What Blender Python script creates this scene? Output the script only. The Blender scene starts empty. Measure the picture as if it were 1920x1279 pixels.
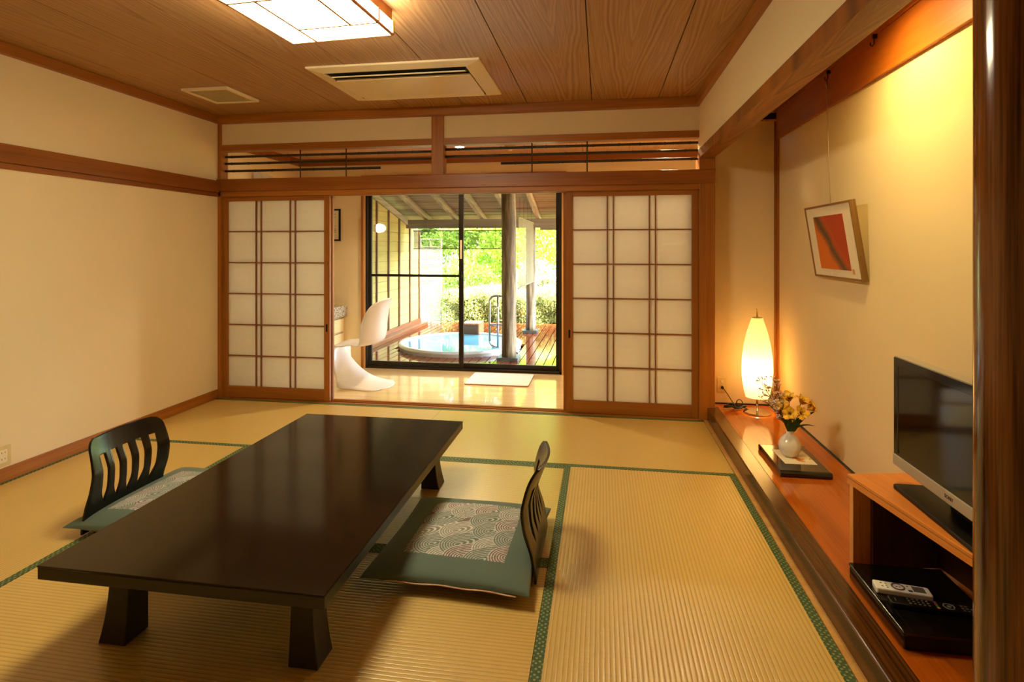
import bpy, bmesh, math, random
import numpy as np
from mathutils import Vector, Matrix, Euler
R = math.radians
random.seed(7)
rng = np.random.default_rng(7)
SC = bpy.context.scene
COL = SC.collection

# ------------------------------------------------------------------ camera, sky, sun, exposure
FPX, CAMH, YAW, HOR = 1055.0, 1.32, math.atan2(167, 1055.0), 464.5
cam_d = bpy.data.cameras.new('camera')
cam_d.sensor_fit = 'HORIZONTAL'; cam_d.sensor_width = 36.0
cam_d.lens = FPX / 1920 * 36.0
cam_d.shift_y = -(639.5 - HOR) / 1920
cam_d.clip_start = 0.02; cam_d.clip_end = 200
cam = bpy.data.objects.new('camera', cam_d); COL.objects.link(cam)
cam.location = (0, 0, CAMH); cam.rotation_euler = (R(90), 0, YAW)
SC.camera = cam

W = bpy.data.worlds.new('sky'); SC.world = W; W.use_nodes = True
nt = W.node_tree; nt.nodes.clear()
sky = nt.nodes.new('ShaderNodeTexSky'); sky.sky_type = 'NISHITA'; sky.sun_disc = False
sky.sun_elevation = R(52); sky.sun_rotation = R(120); sky.air_density = 1.0; sky.dust_density = 2.0
bg = nt.nodes.new('ShaderNodeBackground'); bg.inputs['Strength'].default_value = 5.6
wo = nt.nodes.new('ShaderNodeOutputWorld')
nt.links.new(sky.outputs[0], bg.inputs[0]); nt.links.new(bg.outputs[0], wo.inputs[0])

sd = bpy.data.lights.new('sun', 'SUN'); sd.energy = 46.0; sd.angle = R(0.6); sd.color = (1.0, 0.95, 0.84)
sun = bpy.data.objects.new('sun', sd); COL.objects.link(sun)
sun.rotation_euler = Vector((-0.70, 0.22, -1.0)).to_track_quat('-Z', 'Y').to_euler()

vs = SC.view_settings
vs.view_transform = 'Standard'; vs.look = 'None'; vs.gamma = 1.0; vs.exposure = 0.10
vs.use_curve_mapping = False
SC.cycles.max_bounces = 10; SC.cycles.diffuse_bounces = 5; SC.cycles.glossy_bounces = 4
SC.cycles.transparent_max_bounces = 24; SC.cycles.transmission_bounces = 6
SC.cycles.sample_clamp_indirect = 8.0
SC.cycles.caustics_reflective = False; SC.cycles.caustics_refractive = False

LAMP_COL = (1.0, 0.90, 0.60, 1)
CEIL_LAMP = 38.0
SPOT_W = 58.0
FLOOR_LAMP = 7.0
DOWN_W = 170.0

# ------------------------------------------------------------------ helpers
def lin(r, g, b):
    f = lambda c: ((c / 255 + 0.055) / 1.055) ** 2.4 if c > 10 else c / 255 / 12.92
    return (f(r), f(g), f(b), 1.0)

class MB:
    """collects shapes and becomes ONE mesh object"""
    def __init__(s): s.v = []; s.f = []; s.uv = None
    def add(s, verts, faces):
        o = len(s.v); s.v += [tuple(p) for p in verts]; s.f += [tuple(i + o for i in f) for f in faces]; return s
    def box(s, a, b, rot=None, piv=None):
        x0, y0, z0 = a; x1, y1, z1 = b
        vs = [(x0,y0,z0),(x1,y0,z0),(x1,y1,z0),(x0,y1,z0),(x0,y0,z1),(x1,y0,z1),(x1,y1,z1),(x0,y1,z1)]
        if rot is not None:
            p = Vector(piv) if piv is not None else Vector(((x0+x1)/2,(y0+y1)/2,(z0+z1)/2))
            vs = [rot @ (Vector(q) - p) + p for q in vs]
        return s.add(vs, [(0,3,2,1),(4,5,6,7),(0,1,5,4),(1,2,6,5),(2,3,7,6),(3,0,4,7)])
    def rbox(s, a, b, r, seg=3, axis='z'):
        """box with rounded corners seen along axis"""
        i = 'xyz'.index(axis); j, k = [q for q in range(3) if q != i]
        pts = []
        cx = (a[j]+r, b[j]-r); cy = (a[k]+r, b[k]-r)
        for (px, py, st) in ((cx[1],cy[1],0),(cx[0],cy[1],90),(cx[0],cy[0],180),(cx[1],cy[0],270)):
            for q in range(seg+1):
                t = R(st + 90*q/seg); pts.append((px + r*math.cos(t), py + r*math.sin(t)))
        n = len(pts); vs = []
        for z in (a[i], b[i]):
            for (p, q) in pts:
                c = [0,0,0]; c[i] = z; c[j] = p; c[k] = q; vs.append(c)
        fs = [tuple(range(n-1,-1,-1)), tuple(range(n,2*n))] + [(q,(q+1)%n,n+(q+1)%n,n+q) for q in range(n)]
        return s.add(vs, fs)
    def tube(s, pts, r, seg=8, cap=True, closed=False):
        pts = [Vector(p) for p in pts]; n = len(pts)
        rr = r if hasattr(r, '__len__') else [r]*n
        vs = []; up = None
        for i, p in enumerate(pts):
            if closed: t = pts[(i+1)%n] - pts[i-1]
            else: t = pts[min(i+1,n-1)] - pts[max(i-1,0)]
            t.normalize()
            if up is None:
                up = Vector((0,0,1)) if abs(t.z) < 0.9 else Vector((1,0,0))
            u = (up - t*up.dot(t)).normalized(); w = t.cross(u); up = u
            for k in range(seg):
                a = 2*math.pi*k/seg
                vs.append(p + (u*math.cos(a) + w*math.sin(a))*rr[i])
        fs = []
        for i in range(n if closed else n-1):
            for k in range(seg):
                a = i*seg+k; b = i*seg+(k+1)%seg; j = (i+1)%n
                fs.append((a, b, j*seg+(k+1)%seg, j*seg+k))
        if cap and not closed:
            fs.append(tuple(range(seg-1,-1,-1))); fs.append(tuple((n-1)*seg+k for k in range(seg)))
        return s.add(vs, fs)
    def lathe(s, prof, seg=32, c=(0,0,0), cap=True):
        vs = []; n = len(prof)
        for (r, z) in prof:
            for k in range(seg):
                a = 2*math.pi*k/seg
                vs.append((c[0]+r*math.cos(a), c[1]+r*math.sin(a), c[2]+z))
        fs = [(i*seg+k, i*seg+(k+1)%seg, (i+1)*seg+(k+1)%seg, (i+1)*seg+k) for i in range(n-1) for k in range(seg)]
        if cap:
            fs.append(tuple(range(seg-1,-1,-1))); fs.append(tuple((n-1)*seg+k for k in range(seg)))
        return s.add(vs, fs)
    def grid(s, fn, nu, nv):
        vs = [fn(i/nu, j/nv) for j in range(nv+1) for i in range(nu+1)]
        fs = [(j*(nu+1)+i, j*(nu+1)+i+1, (j+1)*(nu+1)+i+1, (j+1)*(nu+1)+i) for j in range(nv) for i in range(nu)]
        return s.add(vs, fs)
    def mesh(s, name, mat=None, smooth=False, off=(0,0,0)):
        me = bpy.data.meshes.new(name)
        me.from_pydata([(p[0]-off[0], p[1]-off[1], p[2]-off[2]) for p in s.v], [], s.f)
        if smooth: me.polygons.foreach_set('use_smooth', [True]*len(me.polygons))
        if mat: me.materials.append(mat)
        me.update(); return me

def tag(o, label=None, cat=None, group=None, kind=None):
    if label: o['label'] = label
    if cat: o['category'] = cat
    if group: o['group'] = group
    if kind: o['kind'] = kind
    return o
def base_of(p):
    b = Vector((0,0,0))
    while p is not None: b += Vector(p.location); p = p.parent
    return b
def link(o, parent=None):
    COL.objects.link(o)
    if parent is not None: o.parent = parent
    return o
def part(name, mb, mat, parent, smooth=False, bevel=0, world=True, label=None, kind=None, origin=None):
    """mesh child of parent; mb in world coordinates (world=True) or in the parent's own"""
    off = base_of(parent) if world else Vector((0,0,0))
    o = bpy.data.objects.new(name, None) if False else None
    if origin is not None:
        og = Vector(origin)
        me = mb.mesh(name, mat, smooth, og)
        o = link(bpy.data.objects.new(name, me), parent); o.location = og - off
    else:
        me = mb.mesh(name, mat, smooth, off)
        o = link(bpy.data.objects.new(name, me), parent)
    if bevel: bev(o, bevel)
    if label: o['label'] = label
    if kind: o['kind'] = kind
    return o
def solo(name, mb, mat, label, cat, loc=None, smooth=False, bevel=0, group=None, kind=None):
    loc = Vector(loc) if loc is not None else Vector((0,0,0))
    o = link(bpy.data.objects.new(name, mb.mesh(name, mat, smooth, loc))); o.location = loc
    if bevel: bev(o, bevel)
    return tag(o, label, cat, group, kind)
def bev(o, w, seg=2):
    m = o.modifiers.new('bevel', 'BEVEL'); m.width = w; m.segments = seg; m.limit_method = 'ANGLE'; m.angle_limit = R(40)
    return o
def empty(name, loc, label, cat, group=None, kind=None, rz=0):
    o = link(bpy.data.objects.new(name, None)); o.location = loc; o.rotation_euler = (0,0,rz)
    o.empty_display_size = 0.05
    return tag(o, label, cat, group, kind)
def share(name, me, parent, loc, rot=(0,0,0), scale=(1,1,1)):
    o = link(bpy.data.objects.new(name, me), parent); o.location = loc; o.rotation_euler = rot; o.scale = scale
    return o

# ------------------------------------------------------------------ materials
def newmat(name):
    m = bpy.data.materials.new(name); m.use_nodes = True
    t = m.node_tree; b = t.nodes['Principled BSDF']; return m, t, b
def N(t, typ, **kw):
    n = t.nodes.new(typ)
    for k, v in kw.items(): setattr(n, k, v)
    return n
def mth(t, op, a, b=None, c=None):
    n = N(t, 'ShaderNodeMath', operation=op)
    for i, q in enumerate((a, b, c)):
        if q is None: continue
        if isinstance(q, (int, float)): n.inputs[i].default_value = q
        else: t.links.new(q, n.inputs[i])
    return n.outputs[0]
def ramp(t, fac, stops):
    n = N(t, 'ShaderNodeValToRGB'); e = n.color_ramp.elements
    while len(e) < len(stops): e.new(0.5)
    for i, (p, c) in enumerate(stops): e[i].position = p; e[i].color = c
    t.links.new(fac, n.inputs[0]); return n.outputs[0]
def bump(t, b, h, strength=0.2, dist=0.002):
    n = N(t, 'ShaderNodeBump'); n.inputs['Strength'].default_value = strength; n.inputs['Distance'].default_value = dist
    t.links.new(h, n.inputs['Height']); t.links.new(n.outputs[0], b.inputs['Normal'])
def plain(name, col, rough=0.5, metal=0.0, spec=0.5, noise=0.06, nscale=30, bmp=0, coat=0):
    m, t, b = newmat(name)
    b.inputs['Roughness'].default_value = rough; b.inputs['Metallic'].default_value = metal
    b.inputs['Specular IOR Level'].default_value = spec; b.inputs['Coat Weight'].default_value = coat
    tc = N(t, 'ShaderNodeTexCoord'); nz = N(t, 'ShaderNodeTexNoise'); nz.inputs['Scale'].default_value = nscale
    nz.inputs['Detail'].default_value = 4
    t.links.new(tc.outputs['Object'], nz.inputs['Vector'])
    lo = tuple(c*(1-noise) for c in col[:3])+(1,); hi = tuple(min(1,c*(1+noise)) for c in col[:3])+(1,)
    t.links.new(ramp(t, nz.outputs[0], [(0.3, lo), (0.7, hi)]), b.inputs['Base Color'])
    if bmp: bump(t, b, nz.outputs[0], bmp, 0.001)
    return m
def wood(name, c1, c2, axis='X', rough=0.4, scale=1.0, coat=0.0, fine=0.35, bmp=0.08, spec=0.5):
    """straight-grained timber, grain along axis of the object"""
    m, t, b = newmat(name)
    b.inputs['Roughness'].default_value = rough; b.inputs['Coat Weight'].default_value = coat
    b.inputs['Specular IOR Level'].default_value = spec
    tc = N(t, 'ShaderNodeTexCoord'); oi = N(t, 'ShaderNodeObjectInfo')
    ad = N(t, 'ShaderNodeVectorMath', operation='ADD'); sc = N(t, 'ShaderNodeVectorMath', operation='SCALE')
    cx = N(t, 'ShaderNodeCombineXYZ')
    for i, k in enumerate((3.1, 5.3, 7.7)): t.links.new(mth(t, 'MULTIPLY', oi.outputs['Random'], k), cx.inputs[i])
    t.links.new(tc.outputs['Object'], ad.inputs[0]); t.links.new(cx.outputs[0], ad.inputs[1])
    mp = N(t, 'ShaderNodeMapping'); s = [14*scale]*3; s['XYZ'.index(axis)] = 0.7*scale
    mp.inputs['Scale'].default_value = s; t.links.new(ad.outputs[0], mp.inputs['Vector'])
    n1 = N(t, 'ShaderNodeTexNoise'); n1.inputs['Scale'].default_value = 1.0; n1.inputs['Detail'].default_value = 3; n1.inputs['Distortion'].default_value = 0.6
    t.links.new(mp.outputs[0], n1.inputs['Vector'])
    mp2 = N(t, 'ShaderNodeMapping'); s = [160*scale]*3; s['XYZ'.index(axis)] = 3*scale
    mp2.inputs['Scale'].default_value = s; t.links.new(ad.outputs[0], mp2.inputs['Vector'])
    n2 = N(t, 'ShaderNodeTexNoise'); n2.inputs['Scale'].default_value = 1.0; n2.inputs['Detail'].default_value = 2
    t.links.new(mp2.outputs[0], n2.inputs['Vector'])
    f = mth(t, 'ADD', mth(t, 'MULTIPLY', n1.outputs[0], 1-fine), mth(t, 'MULTIPLY', n2.outputs[0], fine))
    t.links.new(ramp(t, f, [(0.34, c1), (0.66, c2)]), b.inputs['Base Color'])
    if bmp: bump(t, b, n2.outputs[0], bmp, 0.001)
    return m
def plainsawn(name, c1, c2, rough=0.4, freq=55, slope=0.05, dens=0.5, across='X', along='Y', wobble=0.16):
    """flat-sawn board: cathedral rings running along the board"""
    m, t, b = newmat(name); b.inputs['Roughness'].default_value = rough
    tc = N(t, 'ShaderNodeTexCoord'); oi = N(t, 'ShaderNodeObjectInfo'); sp = N(t, 'ShaderNodeSeparateXYZ')
    t.links.new(tc.outputs['Object'], sp.inputs[0])
    x, y = sp.outputs[across], sp.outputs[along]
    rnd = oi.outputs['Random']
    cv = N(t, 'ShaderNodeCombineXYZ')
    t.links.new(mth(t, 'MULTIPLY', x, 2.2), cv.inputs[0]); t.links.new(mth(t, 'MULTIPLY', y, 0.45), cv.inputs[1]); t.links.new(mth(t, 'MULTIPLY', rnd, 40), cv.inputs[2])
    nz = N(t, 'ShaderNodeTexNoise'); nz.inputs['Scale'].default_value = 1.6; nz.inputs['Detail'].default_value = 2.5
    t.links.new(cv.outputs[0], nz.inputs['Vector'])
    wob = mth(t, 'SUBTRACT', nz.outputs[0], 0.5)
    d = mth(t, 'ADD', mth(t, 'MULTIPLY', y, slope), mth(t, 'MULTIPLY', wob, wobble))
    xs = mth(t, 'ADD', mth(t, 'ADD', x, mth(t, 'MULTIPLY', mth(t, 'SUBTRACT', rnd, 0.5), 0.16)), mth(t, 'MULTIPLY', wob, wobble*0.12))
    xa = mth(t, 'POWER', mth(t, 'ABSOLUTE', xs), 1.25)
    r = mth(t, 'ADD', mth(t, 'MULTIPLY', xa, 1.6), d)
    w1 = N(t, 'ShaderNodeTexNoise', noise_dimensions='1D'); w1.inputs['Scale'].default_value = freq; w1.inputs['Detail'].default_value = 1.0
    t.links.new(r, w1.inputs['W'])
    cv2 = N(t, 'ShaderNodeCombineXYZ')
    t.links.new(mth(t, 'MULTIPLY', x, 120), cv2.inputs[0]); t.links.new(mth(t, 'MULTIPLY', y, 2.5), cv2.inputs[1]); t.links.new(rnd, cv2.inputs[2])
    n2 = N(t, 'ShaderNodeTexNoise'); n2.inputs['Scale'].default_value = 1.0; t.links.new(cv2.outputs[0], n2.inputs['Vector'])
    f = mth(t, 'ADD', mth(t, 'MULTIPLY', w1.outputs[0], dens), mth(t, 'MULTIPLY', n2.outputs[0], 1-dens))
    t.links.new(ramp(t, f, [(0.30, c1), (0.47, tuple((a+b_)/2 for a, b_ in zip(c1, c2))), (0.62, c2)]), b.inputs['Base Color'])
    return m
def glow(name, col, strength, diff=(0.9,0.88,0.8,1)):
    m, t, b = newmat(name); b.inputs['Base Color'].default_value = diff
    b.inputs['Emission Color'].default_value = col; b.inputs['Emission Strength'].default_value = strength
    b.inputs['Roughness'].default_value = 0.5
    return m
def glass(name, tint=(1,1,1,1)):
    m = bpy.data.materials.new(name); m.use_nodes = True; t = m.node_tree; t.nodes.clear()
    fr = N(t, 'ShaderNodeFresnel'); fr.inputs[0].default_value = 1.45
    a = N(t, 'ShaderNodeBsdfTransparent'); a.inputs[0].default_value = tint
    g = N(t, 'ShaderNodeBsdfGlossy'); g.inputs['Roughness'].default_value = 0.0
    mx = N(t, 'ShaderNodeMixShader'); o = N(t, 'ShaderNodeOutputMaterial')
    t.links.new(fr.outputs[0], mx.inputs[0]); t.links.new(a.outputs[0], mx.inputs[1]); t.links.new(g.outputs[0], mx.inputs[2]); t.links.new(mx.outputs[0], o.inputs[0])
    return m
def translucent(name, col, tr=0.45, rough=0.8, nscale=40, noise=0.05, transp=0.0):
    m, t, b = newmat(name); b.inputs['Roughness'].default_value = rough; b.inputs['Specular IOR Level'].default_value = 0.2
    tc = N(t, 'ShaderNodeTexCoord'); nz = N(t, 'ShaderNodeTexNoise'); nz.inputs['Scale'].default_value = nscale; nz.inputs['Detail'].default_value = 5
    t.links.new(tc.outputs['Object'], nz.inputs['Vector'])
    lo = tuple(c*(1-noise) for c in col[:3])+(1,); hi = tuple(min(1,c*(1+noise)) for c in col[:3])+(1,)
    c = ramp(t, nz.outputs[0], [(0.35, lo), (0.65, hi)])
    t.links.new(c, b.inputs['Base Color'])
    tl = N(t, 'ShaderNodeBsdfTranslucent'); t.links.new(c, tl.inputs[0])
    mx = N(t, 'ShaderNodeMixShader'); mx.inputs[0].default_value = tr
    o = t.nodes['Material Output']
    t.links.new(b.outputs[0], mx.inputs[1]); t.links.new(tl.outputs[0], mx.inputs[2]); t.links.new(mx.outputs[0], o.inputs[0])
    return m

M = {}
WALLC = lin(236, 215, 172)
def wallpaper(name, col, sc=260, st=0.12):
    m, t, b = newmat(name); b.inputs['Roughness'].default_value = 0.85; b.inputs['Specular IOR Level'].default_value = 0.25
    tc = N(t, 'ShaderNodeTexCoord'); nz = N(t, 'ShaderNodeTexNoise'); nz.inputs['Scale'].default_value = sc; nz.inputs['Detail'].default_value = 3
    n2 = N(t, 'ShaderNodeTexNoise'); n2.inputs['Scale'].default_value = 1.3
    t.links.new(tc.outputs['Object'], nz.inputs['Vector']); t.links.new(tc.outputs['Object'], n2.inputs['Vector'])
    t.links.new(ramp(t, n2.outputs[0], [(0.3, tuple(c*0.965 for c in col[:3])+(1,)), (0.7, col)]), b.inputs['Base Color'])
    bump(t, b, nz.outputs[0], st, 0.001); return m
M['wall'] = wallpaper('cream_wallpaper', WALLC)
M['wall_toko'] = wallpaper('woven_wallpaper', lin(236, 214, 168), 420, 0.25)
M['trim_x'] = wood('cedar_trim_x', lin(140, 80, 16), lin(176, 108, 30), 'X', 0.42)
M['trim_y'] = wood('cedar_trim_y', lin(140, 80, 16), lin(176, 108, 30), 'Y', 0.42)
M['trim_z'] = wood('cedar_trim_z', lin(140, 80, 16), lin(176, 108, 30), 'Z', 0.42)
M['light_trim_z'] = wood('pale_cedar_z', lin(196, 140, 70), lin(222, 172, 100), 'Z', 0.45)
M['nageshi_y'] = wood('dark_cedar_y', lin(120, 62, 8), lin(152, 86, 18), 'Y', 0.4)
M['nageshi_x'] = wood('dark_cedar_x', lin(126, 66, 8), lin(162, 92, 20), 'X', 0.4)
M['ceil'] = plainsawn('cedar_ceiling_board', lin(146, 104, 62), lin(186, 144, 98), 0.42, freq=64, dens=0.6, slope=0.07)
M['ceil2'] = plainsawn('pale_ceiling_board', lin(186, 138, 92), lin(216, 174, 126), 0.42, freq=60)
M['beam'] = plainsawn('pine_beam', lin(96, 52, 14), lin(160, 98, 38), 0.4, freq=70, slope=0.08, dens=0.75)
M['toko_floor'] = wood('lacquered_floor', lin(160, 76, 12), lin(192, 100, 24), 'Y', 0.10, 0.7, coat=0.0, bmp=0.03)
M['kamachi'] = plainsawn('dark_sill', lin(48, 24, 8), lin(96, 56, 20), 0.2, freq=45, slope=0.06, dens=0.6)
M['pillar'] = wood('polished_pillar', lin(44, 20, 6), lin(140, 82, 34), 'Z', 0.14, 1.3, coat=0.2, fine=0.3, bmp=0.0)
M['hangboard'] = wood('red_cedar_board', lin(150, 76, 12), lin(178, 98, 24), 'Y', 0.45)
M['dark_gap'] = plain('dark_gap', lin(30, 18, 8), 0.9)
M['black_lacquer'] = plain('black_lacquer', lin(16, 12, 9), 0.14, coat=0.3)
M['chair_lacquer'] = plain('chair_lacquer', lin(18, 13, 9), 0.24, spec=0.4)
M['table'] = wood('dark_lacquered_table', lin(21, 16, 10), lin(33, 24, 15), 'Y', 0.12, 1.0, coat=0.0, fine=0.5, bmp=0.06, spec=0.4)
M['table_edge'] = plain('table_edge_black', lin(26, 21, 12), 0.35)
M['paper'] = translucent('shoji_paper', lin(255, 252, 242), 0.30, noise=0.02, nscale=20)
M['shoji_wood_x'] = wood('shoji_wood_x', lin(136, 78, 16), lin(168, 102, 28), 'X', 0.45)
M['shoji_wood_z'] = wood('shoji_wood_z', lin(136, 78, 16), lin(168, 102, 28), 'Z', 0.45)
M['kumiko'] = wood('lattice_wood', lin(120, 66, 24), lin(146, 86, 36), 'Z', 0.5)
M['bamboo_dark'] = plain('smoked_bamboo', lin(50, 36, 14), 0.5, noise=0.35, nscale=9)
M['dark_metal'] = plain('dark_metal', lin(26, 22, 18), 0.4, 0.6)
M['bronze'] = plain('bronze_aluminium', lin(40, 32, 24), 0.32, 0.5)
M['chrome'] = plain('chrome', lin(210, 205, 195), 0.18, 1.0, noise=0.02)
M['steel'] = plain('brushed_steel', lin(190, 190, 185), 0.25, 1.0, noise=0.03)
M['white_plastic'] = plain('white_plastic', lin(240, 238, 234), 0.3, noise=0.01)
M['cream_plastic'] = plain('cream_plastic', lin(220, 196, 136), 0.4, noise=0.02)
M['ac_cream'] = plain('ac_cream', lin(238, 222, 184), 0.3, noise=0.015)
M['black_plastic'] = plain('black_plastic', lin(10, 9, 8), 0.4, spec=0.25)
M['black_rubber'] = plain('black_rubber', lin(16, 14, 12), 0.55)
M['screen'] = plain('black_screen_glass', lin(10, 9, 5), 0.07, noise=0.0, spec=0.32)
M['silver'] = plain('silver_bezel', lin(176, 168, 156), 0.35, 0.35, noise=0.02)
M['glass'] = glass('window_glass', (0.97, 0.985, 0.97, 1))
M['orange_wood_x'] = wood('orange_beech_x', lin(206, 116, 40), lin(226, 142, 58), 'Y', 0.35, bmp=0.03)
M['ceramic'] = plain('white_ceramic', lin(236, 230, 220), 0.18, noise=0.03, coat=0.3)

# ------------------------------------------------------------------ the room's shell
XL, XR, YF, ZC = -3.33, 0.745, 4.50, 2.47     # left wall, right edge of the mats, partition plane, ceiling
YN = -1.7                                     # wall behind the viewer
XT, YT, ZT = 1.355, 4.63, 0.095               # back wall, end wall and floor of the alcove

def structure(name, mb, mat, label, cat, bevel=0, smooth=False):
    return solo(name, mb, mat, label, cat, bevel=bevel, smooth=smooth, kind='structure')

structure('wall_left', MB().box((XL-0.1, YN, 0), (XL, 4.6, ZC)), M['wall'], 'plain cream wallpapered wall with brown picture rail on the left side', 'wall')
structure('baseboard_left', MB().box((XL, YN, 0), (XL+0.014, 4.47, 0.078)), M['trim_y'], 'brown wooden baseboard at the foot of the plain left wall', 'baseboard', bevel=0.002)
wr = MB().box((XL, YN, 1.80), (XL+0.028, 4.465, 1.905))
wr.box((XL, YN, 1.765), (XL+0.012, 4.479, 1.80))
structure('trim_1', wr, M['nageshi_y'], 'dark brown wooden rail running along the plain left wall', 'rail', bevel=0.003)
structure('trim_2', MB().box((XL, YN, 2.407), (XL+0.035, 4.465, ZC)), M['trim_y'], 'brown cornice where the plain left wall meets the ceiling', 'cornice', bevel=0.003)
structure('trim_3', MB().box((XL, 4.43, 2.405), (XR, YF, ZC)), M['trim_x'], 'brown cornice above the sliding paper doors', 'cornice', bevel=0.003)
structure('trim_4', MB().box((XR-0.035, 1.2, 2.407), (XR, 4.43, ZC)), M['trim_y'], 'brown cornice above the alcove beam', 'cornice', bevel=0.003)
structure('wall_near', MB().box((XL-0.1, YN-0.1, 0), (1.6, YN, ZC)), M['wall'], 'cream wall behind the viewer closing the room', 'wall')
structure('wall_right', MB().box((0.95, YN, 0), (1.05, 1.24, ZC)), M['wall'], 'cream wall beside the viewer in front of the alcove', 'wall')

# partition above the doors
wf = MB().box((XL, YF, 2.222), (-1.383, YF+0.06, ZC)).box((-1.28, YF, 2.222), (XR, YF+0.06, ZC))
structure('wall_far', wf, M['wall'], 'narrow cream wall strip above the open transom', 'wall')
structure('trim_5', MB().box((XL, YF-0.015, 2.168), (XR, YF+0.08, 2.222)), M['trim_x'], 'brown rail above the bamboo transom', 'rail', bevel=0.003)
nk = MB().box((XL, YF-0.035, 1.812), (0.858, YF+0.10, 1.92))
structure('trim_6', nk, M['nageshi_x'], 'broad brown lintel band under the bamboo transom', 'lintel', bevel=0.003)
structure('trim_7', MB().box((XL, YF-0.02, 1.768), (XR, YF+0.005, 1.812)).box((XL, YF+0.035, 1.768), (XR, YF+0.048, 1.812)).box((XL, YF+0.078, 1.768), (XR, YF+0.10, 1.812)), M['trim_x'], 'grooved head track of the sliding paper doors', 'door track', bevel=0.002)
structure('trim_8', MB().box((-1.383, YF-0.02, 1.92), (-1.28, YF+0.08, 2.41)), M['trim_z'], 'short brown post dividing the bamboo transom', 'post', bevel=0.003)
structure('trim_9', MB().box((XL, YF-0.02, 0), (XL+0.03, YF+0.08, 2.41)), M['trim_z'], 'thin brown corner post beside the left paper door', 'post', bevel=0.002)
structure('trim_10', MB().box((0.742, YF-0.03, 0), (0.858, YF+0.14, 2.03)), M['trim_z'], 'square brown post between paper door and alcove', 'post', bevel=0.004)
sill = MB().box((XL, YF-0.03, -0.04), (XR, YF+0.005, 0.004)).box((XL, YF+0.037, -0.04), (XR, YF+0.047, 0.004)).box((XL, YF+0.079, -0.04), (XR, YF+0.11, 0.004)).box((XL, YF-0.03, -0.04), (XR, YF+0.11, -0.006))
structure('trim_11', sill, M['trim_x'], 'grooved wooden sill track under the sliding paper doors', 'sill', bevel=0.001)
# light edge under the lintel (plastic slide strip)
solo('trim_12', MB().box((-2.30, YF+0.036, 1.764), (-0.27, YF+0.047, 1.769)), M['cream_plastic'], 'thin pale slide strip under the door head track', 'slide strip', kind='structure')

# ceiling of boards
ce = structure('ceiling', MB().box((XL-0.1, YN-0.1, ZC+0.012), (1.6, 4.62, ZC+0.05)), M['dark_gap'], 'brown cedar board ceiling over the matted room', 'ceiling')
bw = 0.507
bx = 0.435
edges = [XR] + [bx - bw*k for k in range(0, 8)] + [XL]
for a, b in zip(edges[:-1], edges[1:]):
    x0, x1 = b + 0.0025, a - 0.0025
    c = ((x0+x1)/2, 1.4, ZC)
    part('ceiling_board', MB().box((x0, YN, ZC), (x1, 4.50, ZC+0.012)), M['ceil'], ce, origin=(c[0], c[1], c[2]), bevel=0.0015)

# ------------------------------------------------------------------ tatami
def tatami_mat():
    m, t, b = newmat('woven_rush'); b.inputs['Roughness'].default_value = 0.30; b.inputs['Specular IOR Level'].default_value = 1.7
    tc = N(t, 'ShaderNodeTexCoord'); sp = N(t, 'ShaderNodeSeparateXYZ'); t.links.new(tc.outputs['Object'], sp.inputs[0])
    yy = mth(t, 'MULTIPLY', sp.outputs['Y'], 2*math.pi/0.0165)
    rib = mth(t, 'ABSOLUTE', mth(t, 'SINE', mth(t, 'MULTIPLY', yy, 0.5)))      # round ribs, narrow grooves
    rib = mth(t, 'POWER', rib, 0.6)
    mp = N(t, 'ShaderNodeMapping'); mp.inputs['Scale'].default_value = (420, 14, 1); t.links.new(tc.outputs['Object'], mp.inputs[0])
    nz = N(t, 'ShaderNodeTexNoise'); nz.inputs['Scale'].default_value = 1; nz.inputs['Detail'].default_value = 2; t.links.new(mp.outputs[0], nz.inputs[0])
    n2 = N(t, 'ShaderNodeTexNoise'); n2.inputs['Scale'].default_value = 2.2; t.links.new(tc.outputs['Object'], n2.inputs[0])
    f = mth(t, 'ADD', mth(t, 'MULTIPLY', rib, 0.55), mth(t, 'ADD', mth(t, 'MULTIPLY', nz.outputs[0], 0.35), mth(t, 'MULTIPLY', n2.outputs[0], 0.18)))
    t.links.new(ramp(t, f, [(0.25, lin(176, 130, 54)), (0.62, lin(212, 175, 88)), (0.95, lin(222, 188, 104))]), b.inputs['Base Color'])
    h = mth(t, 'ADD', rib, mth(t, 'MULTIPLY', nz.outputs[0], 0.25))
    bump(t, b, h, 0.55, 0.0016); return m
M['tatami'] = tatami_mat()
def border_mat():
    m, t, b = newmat('green_brocade'); b.inputs['Roughness'].default_value = 0.6
    tc = N(t, 'ShaderNodeTexCoord'); mp = N(t, 'ShaderNodeMapping'); mp.inputs['Scale'].default_value = (62, 62, 1); mp.inputs['Rotation'].default_value = (0, 0, R(45))
    t.links.new(tc.outputs['Object'], mp.inputs[0])
    vo = N(t, 'ShaderNodeTexVoronoi'); vo.voronoi_dimensions = '2D'; vo.inputs['Scale'].default_value = 1.0; vo.inputs['Randomness'].default_value = 0.25
    t.links.new(mp.outputs[0], vo.inputs['Vector'])
    wv = N(t, 'ShaderNodeTexNoise'); wv.inputs['Scale'].default_value = 180; t.links.new(tc.outputs['Object'], wv.inputs[0])
    c0 = ramp(t, wv.outputs[0], [(0.35, lin(48, 70, 38)), (0.65, lin(74, 98, 56))])
    mk = mth(t, 'LESS_THAN', vo.outputs['Distance'], 0.26)
    mx = N(t, 'ShaderNodeMix', data_type='RGBA'); t.links.new(mk, mx.inputs[0]); t.links.new(c0, mx.inputs[6]); mx.inputs[7].default_value = lin(140, 150, 96)
    t.links.new(mx.outputs[2], b.inputs['Base Color']); bump(t, b, wv.outputs[0], 0.3, 0.001); return m
M['border'] = border_mat()
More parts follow.
